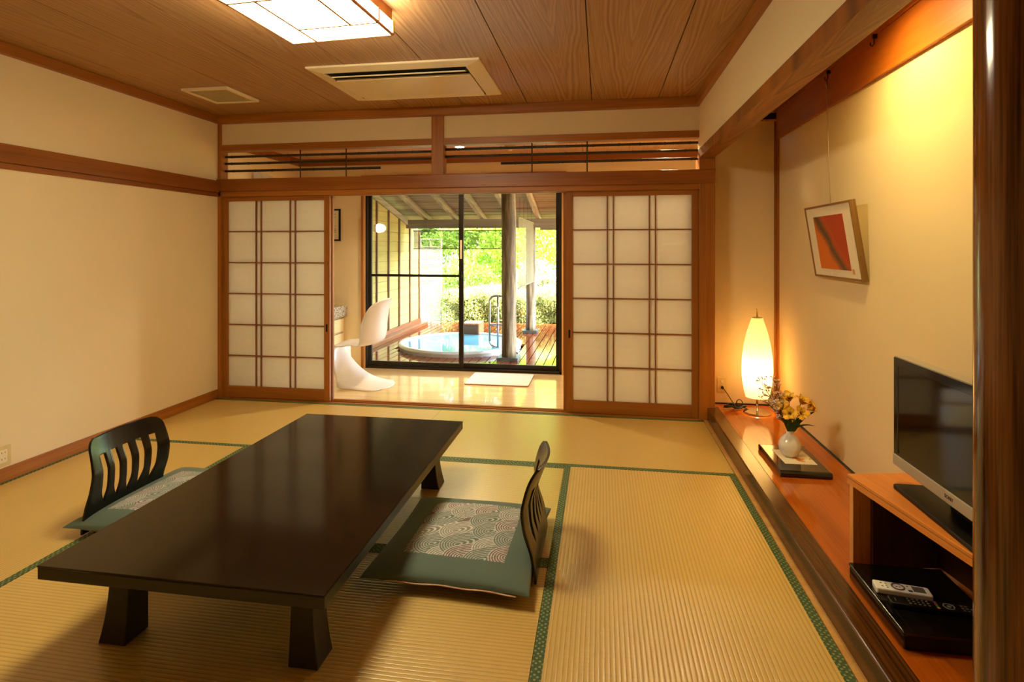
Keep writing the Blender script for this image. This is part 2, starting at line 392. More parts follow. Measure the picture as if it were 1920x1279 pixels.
fl = structure('floor', MB().box((XL-0.1, YN-0.1, -0.08), (0.80, YF-0.03, -0.012)), M['dark_gap'], 'tatami matted floor of the room', 'floor')
def tatami(x0, y0, x1, y1, along):
    cx, cy = (x0+x1)/2, (y0+y1)/2
    L, Wd = (x1-x0, y1-y0) if along == 'x' else (y1-y0, x1-x0)
    g = 0.0012; bwid = 0.036
    L -= 2*g; Wd -= 2*g
    mb = MB().box((-L/2, -Wd/2, -0.012), (L/2, Wd/2, 0.0))
    me = mb.mesh('tatami_mat', M['tatami'])
    o = share('tatami_mat', me, fl, (cx, cy, 0), (0, 0, 0 if along == 'x' else R(90)))
    for s in (-1, 1):
        y = s*(Wd/2 - bwid/2)
        b = MB().box((-L/2, y-bwid/2-(0.0004 if s<0 else 0), -0.006), (L/2, y+bwid/2+(0.0004 if s>0 else 0), 0.0014)).mesh('cloth_border', M['border'])
        share('cloth_border', b, o, (0, 0, 0))
E0, E1 = XL, 0.770
yb, ym, yn, y2 = YF-0.032, 3.408, 2.348, 1.32
tatami(E0, ym, -1.285, yb, 'x'); tatami(-1.285, ym, E1, yb, 'x')
tatami(E0, y2, -2.305, ym, 'y'); tatami(-0.218, y2, E1, ym, 'y')
tatami(-2.305, yn, -0.218, ym, 'x'); tatami(-2.305, y2, -0.218, yn, 'x')
tatami(E0, 0.27, -1.285, y2, 'x'); tatami(-1.285, 0.27, E1, y2, 'x')
tatami(E0, YN, -1.95, 0.27, 'y'); tatami(-1.95, YN, -0.55, 0.27, 'y'); tatami(-0.55, YN, E1, 0.27, 'y')

# ------------------------------------------------------------------ alcove (tokonoma)
structure('wall_alcove_back', MB().box((XT, 1.1, 0), (XT+0.1, YT+0.1, 2.5)), M['wall_toko'], 'finely textured cream alcove wall carrying the hanging picture', 'wall')
structure('wall_alcove_end', MB().box((0.80, YT, 0), (XT, YT+0.1, 2.5)), M['wall_toko'], 'cream end wall of the alcove behind the glowing lamp', 'wall')
structure('wall_alcove_near', MB().box((0.95, 1.14, 0), (XT, 1.24, 2.5)), M['wall'], 'cream wall closing the near end of the alcove', 'wall')
structure('trim_13', MB().box((XT-0.012, YT-0.035, ZT), (XT, YT, 2.4)).box((XT-0.03, YT-0.012, ZT), (XT, YT, 2.4)), M['trim_z'], 'slim brown corner strip in the alcove', 'corner strip', bevel=0.002)
structure('trim_14', MB().box((0.80, YT-0.012, ZT), (XT, YT, ZT+0.008)).box((XT-0.012, 1.24, ZT), (XT, YT, ZT+0.008)), M['dark_metal'], 'thin dark strip where alcove floor meets its walls', 'strip')
structure('floor_alcove', MB().box((0.86, 1.24, -0.02), (XT, YT, ZT)), M['toko_floor'], 'glossy orange brown wooden alcove floor', 'floor')
km = MB().box((0.80, 1.2, -0.02), (0.89, YT-0.11, ZT+0.004))
o = structure('trim_15', km, M['kamachi'], 'dark polished sill edging the raised alcove floor', 'sill', bevel=0.006)
structure('trim_16', MB().box((0.772, YN, -0.02), (0.80, YF-0.03, 0.003)), M['light_trim_z'], 'narrow pale strip between tatami and alcove sill', 'strip')
structure('ceiling_alcove', MB().box((0.80, 1.24, 2.40), (XT, YT, 2.45)), M['hangboard'], 'reddish wooden ceiling of the alcove', 'ceiling')
structure('trim_17', MB().box((XT-0.022, 1.24, 2.155), (XT, YT-0.03, 2.365)), M['hangboard'], 'broad red-brown board along the top of the alcove wall', 'board', bevel=0.002)
structure('trim_18', MB().box((XT-0.03, 1.24, 2.365), (XT, YT, 2.40)).box((0.85, YT-0.02, 2.375), (XT-0.03, YT, 2.399)), M['hangboard'], 'slim moulding under the alcove ceiling', 'moulding', bevel=0.002)
structure('wall_beam', MB().box((XR, 1.2, 2.07), (0.80, YF+0.06, ZC)), M['wall'], 'cream wall strip above the alcove beam', 'wall')
bm = MB().box((-0.0575, -1.7, -0.035), (0.0575, 1.62, 0.035))
o = solo('beam_alcove', bm, M['beam'], 'grained brown beam spanning the front of the alcove', 'beam', bevel=0.003, kind='structure'); o.location = (0.795, 2.90, 2.04)
# round polished pillar close to the viewer
pl = MB(); prof = [(0.088, z) for z in (0.0, 0.3, 0.6, 0.9, 1.2, 1.5, 1.8, 2.1, 2.46)]
pl.lathe(prof, 48)
o = solo('pillar_alcove', pl, M['pillar'], 'round polished dark timber pillar standing closest to the viewer', 'pillar', smooth=False, kind='structure')
o.location = (0.888, 1.345, 0.004)
for p in o.data.polygons: p.use_smooth = len(p.vertices) == 4

# ------------------------------------------------------------------ sliding paper doors
def shoji(name, x0, x1, yc, label, pull=None):
    z0, z1 = 0.006, 1.792; th = 0.016
    root = empty(name, ((x0+x1)/2, yc, z0), label, 'sliding door', kind='structure')
    st, top, bot = 0.05, 0.062, 0.098
    part('stile', MB().box((x0, yc-th, z0), (x0+st, yc+th, z1)), M['shoji_wood_z'], root, bevel=0.002)
    part('stile', MB().box((x1-st, yc-th, z0), (x1, yc+th, z1)), M['shoji_wood_z'], root, bevel=0.002)
    part('top_rail', MB().box((x0+st, yc-th, z1-top), (x1-st, yc+th, z1)), M['shoji_wood_x'], root, bevel=0.002)
    part('bottom_rail', MB().box((x0+st, yc-th, z0), (x1-st, yc+th, z0+bot)), M['shoji_wood_x'], root, bevel=0.002)
    X0, X1, Z0, Z1 = x0+st, x1-st, z0+bot, z1-top
    kw = 0.009; nar = 0.038
    wide = (X1-X0 - 4*kw - 2*nar)/3
    xs = []; x = X0; cells = []
    for i, w in enumerate((wide, nar, wide, nar, wide)):
        cells.append((x, x+w)); x += w
        if i < 4: xs.append(x); x += kw
    hz = (Z1-Z0-5*kw)/6
    me = MB().box((0, -0.006, 0), (kw, 0.008, Z1-Z0)).mesh('lattice_bar', M['kumiko'])
    for x in xs: share('lattice_bar', me, root, (x-(x0+x1)/2, -0.006, Z0-z0))
    me = MB().box((0, -0.0045, 0), (X1-X0, 0.0075, kw)).mesh('lattice_bar', M['kumiko'])
    for k in range(1, 6): share('lattice_bar', me, root, (X0-(x0+x1)/2, -0.006, Z0-z0+k*hz+(k-1)*kw))
    mw = {}
    for w in (wide, nar): mw[w] = MB().add([(0,0,0),(w,0,0),(w,0,hz),(0,0,hz)], [(0,1,2,3)]).mesh('paper_pane', M['paper'])
    for (a, b), w in zip(cells, (wide, nar, wide, nar, wide)):
        for k in range(6):
            share('paper_pane', mw[w], root, (a-(x0+x1)/2, 0.003, Z0-z0+k*(hz+kw)))
    if pull:
        x = x1-st/2 if pull == 'r' else x0+st/2
        part('finger_pull', MB().box((x-0.007, yc-th-0.002, 0.60), (x+0.007, yc-th+0.004, 0.665)), M['dark_metal'], root, label='dark finger pull')
    return root
shoji('door_1', -3.300, -2.292, YF+0.020, 'paper lattice sliding door against the plain left wall', 'r')
shoji('door_2', -0.274, 0.742, YF+0.020, 'paper lattice sliding door beside the square alcove post', 'l')
shoji('door_3', -3.296, -2.284, YF+0.062, 'paper sliding door pushed behind the door at the left wall')
shoji('door_4', -0.300, 0.712, YF+0.062, 'paper sliding door pushed behind the door near the alcove')

# ------------------------------------------------------------------ bamboo transom
def bamboo_line(mb, x0, x1, z, y, r=0.0108, step=0.19, off=0.0):
    x = x0 + off
    pts = [(x0, y, z)]; rr = [r]
    xx = x0 + 0.05 + off
    while xx < x1 - 0.02:
        for d, k in ((-0.006, 1.0), (0, 1.28), (0.006, 1.0)): pts.append((xx+d, y, z)); rr.append(r*k)
        xx += step*random.uniform(0.75, 1.2)
    pts.append((x1, y, z)); rr.append(r)
    mb.tube(pts, rr, 8)
def transom(name, x0, x1, bars, ups, label):
    y = YF+0.045
    root = empty(name, ((x0+x1)/2, y, 1.92), label, 'transom')
    for (a, b, z) in bars:
        mb = MB(); bamboo_line(mb, a, b, z, y+random.uniform(-0.002, 0.002), off=random.uniform(0, 0.1))
        part('bamboo_cane', mb, M['bamboo_dark'], root, smooth=True)
    for x in ups:
        part('upright_rod', MB().tube([(x, y-0.013, 1.918), (x, y-0.013, 2.05), (x, y-0.013, 2.17)], 0.005, 8), M['bamboo_dark'], root, smooth=True)
transom('bamboo_transom', XL+0.03, -1.383, [(XL+0.03, -1.383, 2.125), (XL+0.03, -1.383, 2.065), (XL+0.03, -1.85, 1.999)], (-2.576, -2.153), 'dark bamboo transom grille between left wall and short post')
transom('bamboo_transom', -1.28, XR, [(-1.28, XR, 2.137), (-1.28, XR, 2.077), (-0.81, XR, 2.012)], (-0.553, -0.11), 'dark bamboo transom grille between short post and alcove')

# ------------------------------------------------------------------ ceiling fittings
def ceiling_light():
    cx, cy, zb = -1.285, 2.30, 2.35
    w, l = 0.27, 0.315; zt = 2.417
    root = empty('ceiling_light', (cx, cy, ZC), 'square glowing paper ceiling light with wooden strips over the table', 'ceiling light', rz=R(-3.5))
    m_em = glow('lit_shade', LAMP_COL, CEIL_LAMP)
    wdm = wood('lamp_wood', lin(190, 120, 60), lin(214, 148, 84), 'X', 0.5)
    z0, z1 = zb-ZC, zt-ZC
    part('shade', MB().box((-w, -l, z0), (w, l, z1)), m_em, root, world=False, bevel=0.004)
    part('mount', MB().box((-w+0.002, -l+0.002, z1), (w-0.002, l-0.002, 0.0)), wdm, root, world=False, label='brown wooden ceiling mount')
    s = 0.0058
    def strip(a, b): part('wood_strip', MB().box(a, b), wdm, root, world=False)
    q = 0.5
    xa, xb, ya, yb_ = -w*q, w*q, -l*q, l*q
    e = 0.004
    strip((xa-s, ya, z0-e), (xa+s, l, z0)); strip((xa, yb_-s, z0-e), (w, yb_+s, z0)); strip((xb-s, -l, z0-e), (xb+s, yb_, z0)); strip((-w, ya-s, z0-e), (xb, ya+s, z0))
    for sx in (-1, 1):
        strip((sx*w-s, -l-0.001, z0-e), (sx*w+s, l+0.001, z0+0.005)); 
        for y in (-l, yb_, l): strip((sx*w-s, y-s, z0), (sx*w+s, y+s, z1))
    for sy in (-1, 1): strip((-w, sy*l-s, z0-e), (w, sy*l+s, z0+0.005))
ceiling_light()

def air_conditioner():
    x0, x1, y0, y1 = -1.86, -0.727, 3.325, 4.115; zb = 2.445
    root = empty('air_conditioner', ((x0+x1)/2, (y0+y1)/2, ZC), 'cream ceiling cassette air conditioner with dark slots beyond the lamp', 'air conditioner')
    ix0, ix1, iy0, iy1 = x0+0.085, x1-0.105, y0+0.085, y1-0.035
    fr = MB()
    # sloped frame ring
    O = [(x0,y0),(x1,y0),(x1,y1),(x0,y1)]; I = [(ix0,iy0),(ix1,iy0),(ix1,iy1),(ix0,iy1)]
    vs = [(a,b,ZC) for a,b in O] + [(a,b,ZC-0.012) for a,b in O] + [(a,b,zb) for a,b in I] + [(a,b,ZC) for a,b in I]
    fs = []
    for k in range(4):
        n = (k+1)%4
        fs += [(k,n,4+n,4+k),(4+k,4+n,8+n,8+k),(8+k,8+n,12+n,12+k)]
    fr.add(vs, fs)
    part('frame', fr, M['ac_cream'], root, bevel=0.004)
    part('cavity', MB().box((ix0, iy0, ZC-0.012), (ix1, iy1, ZC-0.001)), M['black_plastic'], root, label='dark cavity behind the slots')
    part('intake_panel', MB().rbox((ix0+0.006, iy0+0.155, zb-0.004), (ix1-0.006, iy1-0.100, zb+0.012), 0.01), M['ac_cream'], root, bevel=0.004)
    part('louvre', MB().box((ix0+0.02, iy0+0.065, zb-0.001), (ix1-0.02, iy0+0.105, zb+0.006), Euler((R(14),0,0)).to_matrix()), M['ac_cream'], root, bevel=0.002)
    part('louvre', MB().box((ix0+0.01, iy1-0.078, zb-0.001), (ix1-0.01, iy1-0.022, zb+0.006), Euler((R(-14),0,0)).to_matrix()), M['ac_cream'], root, bevel=0.002)
air_conditioner()

def vent():
    x0, x1, y0, y1 = -2.995, -2.628, 3.635, 4.02
    root = empty('ceiling_vent', ((x0+x1)/2, (y0+y1)/2, ZC), 'square cream ceiling vent grille near the plain left wall', 'vent')
    part('frame', MB().box((x0, y0, ZC-0.018), (x1, y0+0.03, ZC)).box((x0, y1-0.03, ZC-0.018), (x1, y1, ZC)).box((x0, y0+0.03, ZC-0.018), (x0+0.03, y1-0.03, ZC)).box((x1-0.03, y0+0.03, ZC-0.018), (x1, y1-0.03, ZC)), M['ac_cream'], root, bevel=0.003)
    gr = MB()
    n = 26
    for k in range(n):
        y = y0+0.03 + (y1-y0-0.06)*(k+0.5)/n
        gr.box((x0+0.03, y-0.0045, ZC-0.012), (x1-0.03, y+0.0045, ZC-0.008))
    part('grille', gr, plain('vent_grey', lin(186, 170, 130), 0.5), root, kind='stuff')
    part('backing', MB().box((x0+0.03, y0+0.03, ZC-0.005), (x1-0.03, y1-0.03, ZC)), plain('vent_back', lin(110, 96, 66), 0.8), root)
vent()

# spotlight hidden behind the beam
sp_root = empty('alcove_spotlight', (0.98, 2.62, 2.40), 'small spotlight recessed behind the alcove beam', 'spotlight')
part('housing', MB().lathe([(0.045, -0.012), (0.045, 0.0)], 24, (0.98, 2.62, 2.40)), M['chrome'], sp_root, smooth=False)
part('bulb', MB().lathe([(0.032, -0.016), (0.034, -0.012)], 24, (0.98, 2.62, 2.40)), glow('spot_bulb', (1, 0.75, 0.36, 1), 20), sp_root)
ld = bpy.data.lights.new('alcove_spot_light', 'SPOT'); ld.energy = SPOT_W; ld.color = (1.0, 0.74, 0.26); ld.spot_size = R(150); ld.spot_blend = 0.9; ld.shadow_soft_size = 0.04
lo = link(bpy.data.objects.new('alcove_spot_light', ld), sp_root); lo.location = (0, 0, -0.03)
lo.rotation_euler = Vector((0.30, 0.0, -0.75)).to_track_quat('-Z', 'Y').to_euler()

# ------------------------------------------------------------------ low table
def low_table():
    x0, x1, y0, y1, zt = -1.757, -0.786, 1.515, 3.165, 0.318
    root = empty('low_table', ((x0+x1)/2, (y0+y1)/2, 0), 'long low black-brown lacquered table on flared legs', 'table')
    part('tabletop', MB().box((x0, y0, zt-0.006), (x1, y1, zt)), M['table'], root, bevel=0.003)
    part('apron', MB().box((x0+0.002, y0+0.002, zt-0.044), (x1-0.002, y1-0.002, zt-0.006)), M['table_edge'], root, bevel=0.003)
    def leg(cx, cy, sx, sy):
        mb = MB(); n = 8; vs = []; zt2 = zt-0.044
        for i in range(n+1):
            t = i/n; z = t*zt2
            fl_ = 0.028*(1-t)**2.2
            hx = 0.037; hy = 0.042
            ax0, ax1 = cx-hx, cx+hx; ay0, ay1 = cy-hy, cy+hy
            if sx > 0: ax1 += fl_
            else: ax0 -= fl_
            if sy > 0: ay1 += fl_
            else: ay0 -= fl_*0.6
            vs += [(ax0,ay0,z),(ax1,ay0,z),(ax1,ay1,z),(ax0,ay1,z)]
        fs = [(3,2,1,0), (4*n,4*n+1,4*n+2,4*n+3)]
        for i in range(n):
            for k in range(4):
                a = 4*i+k; b = 4*i+(k+1)%4; fs.append((a,b,b+4,a+4))
        mb.add(vs, fs)
        part('leg', mb, M['table_edge'], root, bevel=0.004)
    lx0, lx1 = x0+0.165, x1-0.15; ly0, ly1 = y0+0.18, y1-0.16
    leg(lx0, ly0, -1, -1); leg(lx1, ly0, 1, -1); leg(lx0, ly1, -1, 1); leg(lx1, ly1, 1, 1)
low_table()

# ------------------------------------------------------------------ legless chairs and cushions
def interp(z, tab):
    for (a, va), (b, vb) in zip(tab[:-1], tab[1:]):
        if z <= b:
            t = (z-a)/(b-a); t = t*t*(3-2*t) if False else t
            return va + (vb-va)*t
    return tab[-1][1]
def smooth_tab(z, tab):
    # Catmull-like smoothing: average of three samples
    return (interp(z-0.02, tab) + 2*interp(z, tab) + interp(z+0.02, tab))/4
FC = [(0.0, 0.0), (0.03, 0.0), (0.12, 0.010), (0.2, 0.028), (0.28, 0.030), (0.36, 0.0), (0.44, -0.034), (0.5, -0.05)]
CC = [(0.0, 0.0), (0.03, 0.0), (0.12, 0.006), (0.2, 0.016), (0.28, 0.028), (0.36, 0.042), (0.44, 0.050), (0.5, 0.05)]
def zaisu_back_mesh():
    H0, H1 = 0.012, 0.432; th = 0.011
    zs = [H0 + (H1-H0)*i/56 for i in range(57)]
    sb, st_ = 0.125, 0.352
    def cols(z):
        t = (z-H0)/(H1-H0)
        w = 0.228 + 0.010*math.sin(math.pi*min(1, t*1.05)) - 0.012*t
        if t < 0.25: w += 0.006*(1-t/0.25)
        r = 0.05
        if z > H1-r:
            q = (z-(H1-r))/r; w -= r*(1-math.sqrt(max(0, 1-q*q)))
        out = [-w]
        pitch = 0.0755
        k = min(1.0, max(0.0, (z-sb)/0.075)); hw = 0.0185*math.sin(k*math.pi/2) + 0.0005
        for i in range(5):
            c = (i-2)*pitch*(0.93+0.07*t)
            skew = 0.010*(1-k)**1.5*(1 if i == 2 else (1 if i > 2 else -1))*(0 if i == 2 else 1)
            out += [c-hw-skew, c+hw-skew]
        out.append(w)
        return out
    # expand every band into sub columns
    sub = 4
    def pos(s, z):
        f = smooth_tab(z, FC) + smooth_tab(z, CC)*(s/0.23)**2
        return f
    V = []; rows = []
    for z in zs:
        c = cols(z); row = []
        for i in range(len(c)-1):
            for q in range(sub): row.append(c[i] + (c[i+1]-c[i])*q/sub)
        row.append(c[-1]); rows.append(row)
    n = len(rows[0]); idx = []
    for j, z in enumerate(zs):
        for s in rows[j]: V.append((pos(s, z), s, z))
    F = []
    for j in range(len(zs)-1):
        zc = (zs[j]+zs[j+1])/2
        for i in range(n-1):
            band = i//sub
            if band % 2 == 1:
                lim = st_ 
                if sb < zc < lim: continue
            F.append((j*n+i, j*n+i+1, (j+1)*n+i+1, (j+1)*n+i))
    me = MB().add(V, F).mesh('backrest', M['chair_lacquer'], True)
    bmx = bmesh.new(); bmx.from_mesh(me); bmesh.ops.delete(bmx, geom=[v for v in bmx.verts if not v.link_faces], context='VERTS')
    bmesh.ops.recalc_face_normals(bmx, faces=bmx.faces); bmx.to_mesh(me); bmx.free()
    return me
ZB = zaisu_back_mesh()
seat_me = MB().rbox((0.012, -0.215, 0.004), (0.40, 0.215, 0.014), 0.06, 5).mesh('seat', M['chair_lacquer'])
def zaisu(loc, rz, label):
    root = empty('legless_chair', loc, label, 'chair', group='legless chairs at the low table', rz=rz)
    b = share('backrest', ZB, root, (0, 0, 0))
    s = b.modifiers.new('solid', 'SOLIDIFY'); s.thickness = 0.010; s.offset = 0
    bev(b, 0.002, 2)
    share('seat', seat_me, root, (0, 0, 0))
    return root
zaisu((-0.252, 2.405, 0.0), R(180), 'black slatted legless chair on the alcove side of the table')
zaisu((-2.335, 2.455, 0.0), 0.0, 'black slatted legless chair between table and plain left wall')

def zabuton_mesh():
    n = 260; Wx, Wy, H = 0.33, 0.352, 0.058
    def P(u, v, s):
        x, y = 2*u-1, 2*v-1
        e = (1-abs(x)**2.6)*(1-abs(y)**2.6)
        h = max(0, e)**0.46
        sx = Wx*(1-0.055*(1-y*y)); sy = Wy*(1-0.05*(1-x*x))
        z = H*h**0.8
        z += 0.004*math.sin(3.1*x+1)*math.sin(2.3*y)*h
        return (x*sx, y*sy, s*z)
    g = MB(); g.grid(lambda u, v: P(u, v, 1.0), n, n)
    nt_ = len(g.v); nf = len(g.f)
    g2 = MB(); g2.grid(lambda u, v: P(u, v, -0.75), 26, 26); g2.f = [tuple(reversed(f)) for f in g2.f]
    g.add(g2.v, g2.f)
    me = g.mesh('cover', None, True)
    # the printed wave panel, painted as real colour of the cloth
    base = np.array(lin(90, 106, 92)[:3]); pale = np.array(lin(214, 206, 196)[:3]); mauve = np.array(lin(122, 102, 96)[:3]); green = np.array(lin(138, 142, 128)[:3])
    V = np.array(g.v)[:, :2]; col = np.tile(base, (len(V), 1))
    U0, U1, V0, V1 = -0.20, 0.212, -0.225, 0.232
    inside = (V[:,0] > U0) & (V[:,0] < U1) & (V[:,1] > V0) & (V[:,1] < V1)
    inside[nt_:] = False
    # nested wave humps, far ones first
    rr = random.Random(3)
    heads = [(-0.203,0.048),(-0.106,-0.047),(-0.108,0.142),(0.002,0.146),(0.119,0.137),(0.034,-0.025),(-0.181,-0.16),(-0.077,-0.144),(-0.041,-0.221),(0.062,-0.143),
             (0.133,-0.066),(-0.208,0.167),(-0.108,-0.231),(0.042,-0.227),(0.14,-0.192),(-0.146,0.205),(0.0,0.06),(0.12,0.03),(-0.02,0.225),(0.09,0.22),(-0.26,-0.08),(-0.25,-0.22)]
    heads.sort(key=lambda h: h[0]-0.35*h[1])
    pc = col.copy(); pc[inside] = (mauve*0.9)
    dx_, dy_ = math.cos(R(32)), math.sin(R(32))
    for (hx, hy) in heads:
        rad = rr.uniform(0.064, 0.078)
        X = V[:,0]-(hx+rad); Y = V[:,1]-hy
        p = X*dx_+Y*dy_; q = -X*dy_+Y*dx_
        r = np.where(p < 0, np.sqrt(p*p+q*q), np.sqrt((p*0.40)**2+q*q))
        m = inside & (r < rad) & (p < 0.3)
        ln = np.mod(rad-r, 0.0105) < 0.0040
        kind = rr.random()
        tone = mauve*rr.uniform(0.7, 1.05) if kind < 0.5 else (green*rr.uniform(0.75, 1.0) if kind < 0.8 else base*1.15)
        c = np.where(ln[:, None], pale*(1.0 if kind < 0.8 else 0.8), tone)
        pc[m] = c[m]
    me.color_attributes.new('print', 'FLOAT_COLOR', 'POINT')
    me.color_attributes['print'].data.foreach_set('color', np.hstack([pc, np.ones((len(pc), 1))]).astype(np.float32).ravel())
    m, t, b = newmat('printed_cushion_cloth'); b.inputs['Roughness'].default_value = 0.75; b.inputs['Sheen Weight'].default_value = 0.2; b.inputs['Specular IOR Level'].default_value = 0.3
    at = N(t, 'ShaderNodeAttribute', attribute_name='print'); t.links.new(at.outputs['Color'], b.inputs['Base Color'])
    tc = N(t, 'ShaderNodeTexCoord'); nz = N(t, 'ShaderNodeTexNoise'); nz.inputs['Scale'].default_value = 500; t.links.new(tc.outputs['Object'], nz.inputs[0])
    n2 = N(t, 'ShaderNodeTexNoise'); n2.inputs['Scale'].default_value = 9; t.links.new(tc.outputs['Object'], n2.inputs[0])
    bump(t, b, mth(t, 'ADD', mth(t, 'MULTIPLY', nz.outputs[0], 0.12), n2.outputs[0]), 0.4, 0.004)
    me.materials.append(m)
    return me
ZM = zabuton_mesh()
M['piping'] = plain('pale_pink_piping', lin(214, 176, 150), 0.6)
def edge_pts(y):
    return [(-0.24 + 0.52*k/20, y*(1-0.05*(1-((-0.24+0.52*k/20)/0.335)**2)), -0.003 + 0.002*math.sin(k*0.9)) for k in range(21)]
pip_me = MB().tube(edge_pts(-0.357), 0.0028, 6).mesh('seam_piping', M['piping'], True)
def zabuton(loc, rz, tilt, label):
    root = empty('floor_cushion', loc, label, 'cushion', group='green floor cushions', rz=rz)
    root.rotation_euler = (tilt[0], tilt[1], rz)
    share('cover', ZM, root, (0, 0, 0)); share('seam_piping', pip_me, root, (0, 0, 0), (R(-0),0,0))
zabuton((-0.578, 2.385, 0.052), R(-1.5), (0, 0), 'grey green floor cushion with pale wave print on the alcove side')
zabuton((-2.065, 2.535, 0.052), R(178), (0, 0), 'grey green floor cushion mostly hidden behind the low table')

# ------------------------------------------------------------------ outlets
def outlet_left():
    y, z = 2.672, 0.146
    root = empty('wall_outlet', (XL, y, z), 'cream double socket on the plain left wall', 'outlet')
    pt = part('plate', MB().rbox((XL, y-0.037, z-0.058), (XL+0.007, y+0.052, z+0.056), 0.005, 3, 'x'), M['cream_plastic'], root, bevel=0.002)
    part('socket_face', MB().rbox((XL+0.007, y-0.016, z-0.036), (XL+0.010, y+0.028, z+0.036), 0.004, 3, 'x'), M['ac_cream'], pt)
    for zz in (z+0.02, z-0.016):
        for yy in (y-0.002, y+0.016): part('slot', MB().box((XL+0.0095, yy-0.0012, zz-0.004), (XL+0.0106, yy+0.0012, zz+0.004)), M['black_plastic'], pt)
outlet_left()
def outlet_toko():
    x, y, z = 0.940, YT, 0.245
    root = empty('wall_outlet', (x, y, z), 'cream switch and socket plate behind the floor lamp cord', 'outlet')
    pt = part('plate', MB().rbox((x-0.036, y-0.007, z-0.06), (x+0.034, y, z+0.058), 0.005, 3, 'y'), M['cream_plastic'], root, bevel=0.002)
    part('rocker', MB().box((x-0.009, y-0.011, z+0.014), (x+0.009, y-0.007, z+0.034)), M['white_plastic'], pt, bevel=0.001)
    return x, y, z
ox, oy, oz = outlet_toko()

# ------------------------------------------------------------------ lamp with its cord
def table_lamp():
    cx, cy = 1.142, 4.40
    root = empty('table_lamp', (cx, cy, ZT), 'tall glowing cocoon shaped lamp on a round metal foot', 'lamp')
    C = (cx, cy, 0)
    part('foot', MB().lathe([(0.0, ZT), (0.094, ZT), (0.096, ZT+0.006), (0.09, ZT+0.012), (0.012, ZT+0.017)], 40, C), M['chrome'], root, smooth=False)
    part('stem', MB().tube([(cx, cy, ZT+0.012), (cx, cy, 0.25)], 0.008, 12), M['chrome'], root, smooth=True)
    prof = []
    z0, z1 = 0.215, 0.80
    tab = [(0, 0.078), (0.08, 0.092), (0.2, 0.103), (0.35, 0.1085), (0.5, 0.1045), (0.65, 0.093), (0.8, 0.075), (0.92, 0.054), (1.0, 0.038)]
    for i in range(33):
        t = i/32; prof.append(((interp(max(0,t-0.03), tab)+interp(t, tab)+interp(min(1,t+0.03), tab))/3, z0+(z1-z0)*t))
    m = translucent('lit_paper_shade', (0.95, 0.80, 0.50, 1), 0.6, noise=0.02)
    bs = m.node_tree.nodes['Principled BSDF']; bs.inputs['Emission Color'].default_value = (1.0, 0.62, 0.2, 1); bs.inputs['Emission Strength'].default_value = 1.0
    ld = bpy.data.lights.new('lamp_bulb', 'POINT'); ld.energy = FLOOR_LAMP; ld.color = (1.0, 0.72, 0.34); ld.shadow_soft_size = 0.035
    lo = link(bpy.data.objects.new('lamp_bulb', ld), root); lo.location = (0, 0, 0.41-ZT)
    sh = part('shade', MB().lathe(prof, 40, C, cap=False), m, root, smooth=True)
    part('top_cap', MB().lathe([(0.036, 0.797), (0.036, 0.803), (0.005, 0.806)], 24, C), M['cream_plastic'], sh)
    part('rod_tip', MB().tube([(cx, cy, 0.80), (cx-0.002, cy, 0.84), (cx-0.004, cy, 0.868)], [0.006, 0.004, 0.0015], 10), M['chrome'], sh, smooth=True)
table_lamp()
def lamp_cord():
    pts = [(ox, oy-0.03, oz-0.02), (ox+0.03, oy-0.035, oz-0.06), (ox+0.065, oy-0.06, 0.125), (ox+0.085, oy-0.08, ZT+0.012)]
    c = Vector((1.00, 4.47, ZT+0.010))
    for k in range(64):
        a = k*0.42; w = 0.055 + 0.012*math.sin(k*1.7); 
        pts.append((c.x + w*math.cos(a)*1.25, c.y + 0.032*math.sin(a)+0.008*math.sin(k*2.3), c.z + 0.004 + 0.010*(1+math.sin(k*1.31))))
    # upright loop
    for k in range(13):
        a = -math.pi/2 + 2*math.pi*k/12
        pts.append((c.x + 0.035 + 0.022*math.cos(a), c.y+0.01, c.z + 0.038 + 0.026*math.sin(a)))
    pts += [(c.x+0.07, c.y-0.01, c.z+0.008), (c.x+0.10, c.y-0.03, c.z), (1.142-0.085, 4.42, ZT+0.008)]
    root = empty('lamp_cord', (c.x, c.y, ZT), 'coiled black cord plugged into the alcove end wall', 'cord')
    part('cable', MB().tube(pts, 0.0034, 7), M['black_rubber'], root, smooth=True)
    part('tie', MB().tube([(c.x-0.005, c.y-0.04, c.z+0.012), (c.x-0.005, c.y, c.z+0.034), (c.x-0.005, c.y+0.04, c.z+0.012)], 0.006, 7), M['black_rubber'], root, smooth=True)
    part('plug', MB().tube([(ox, oy-0.007, oz-0.022), (ox, oy-0.02, oz-0.022), (ox, oy-0.034, oz-0.022)], [0.011, 0.012, 0.006], 12), M['black_plastic'], root, smooth=True)
lamp_cord()

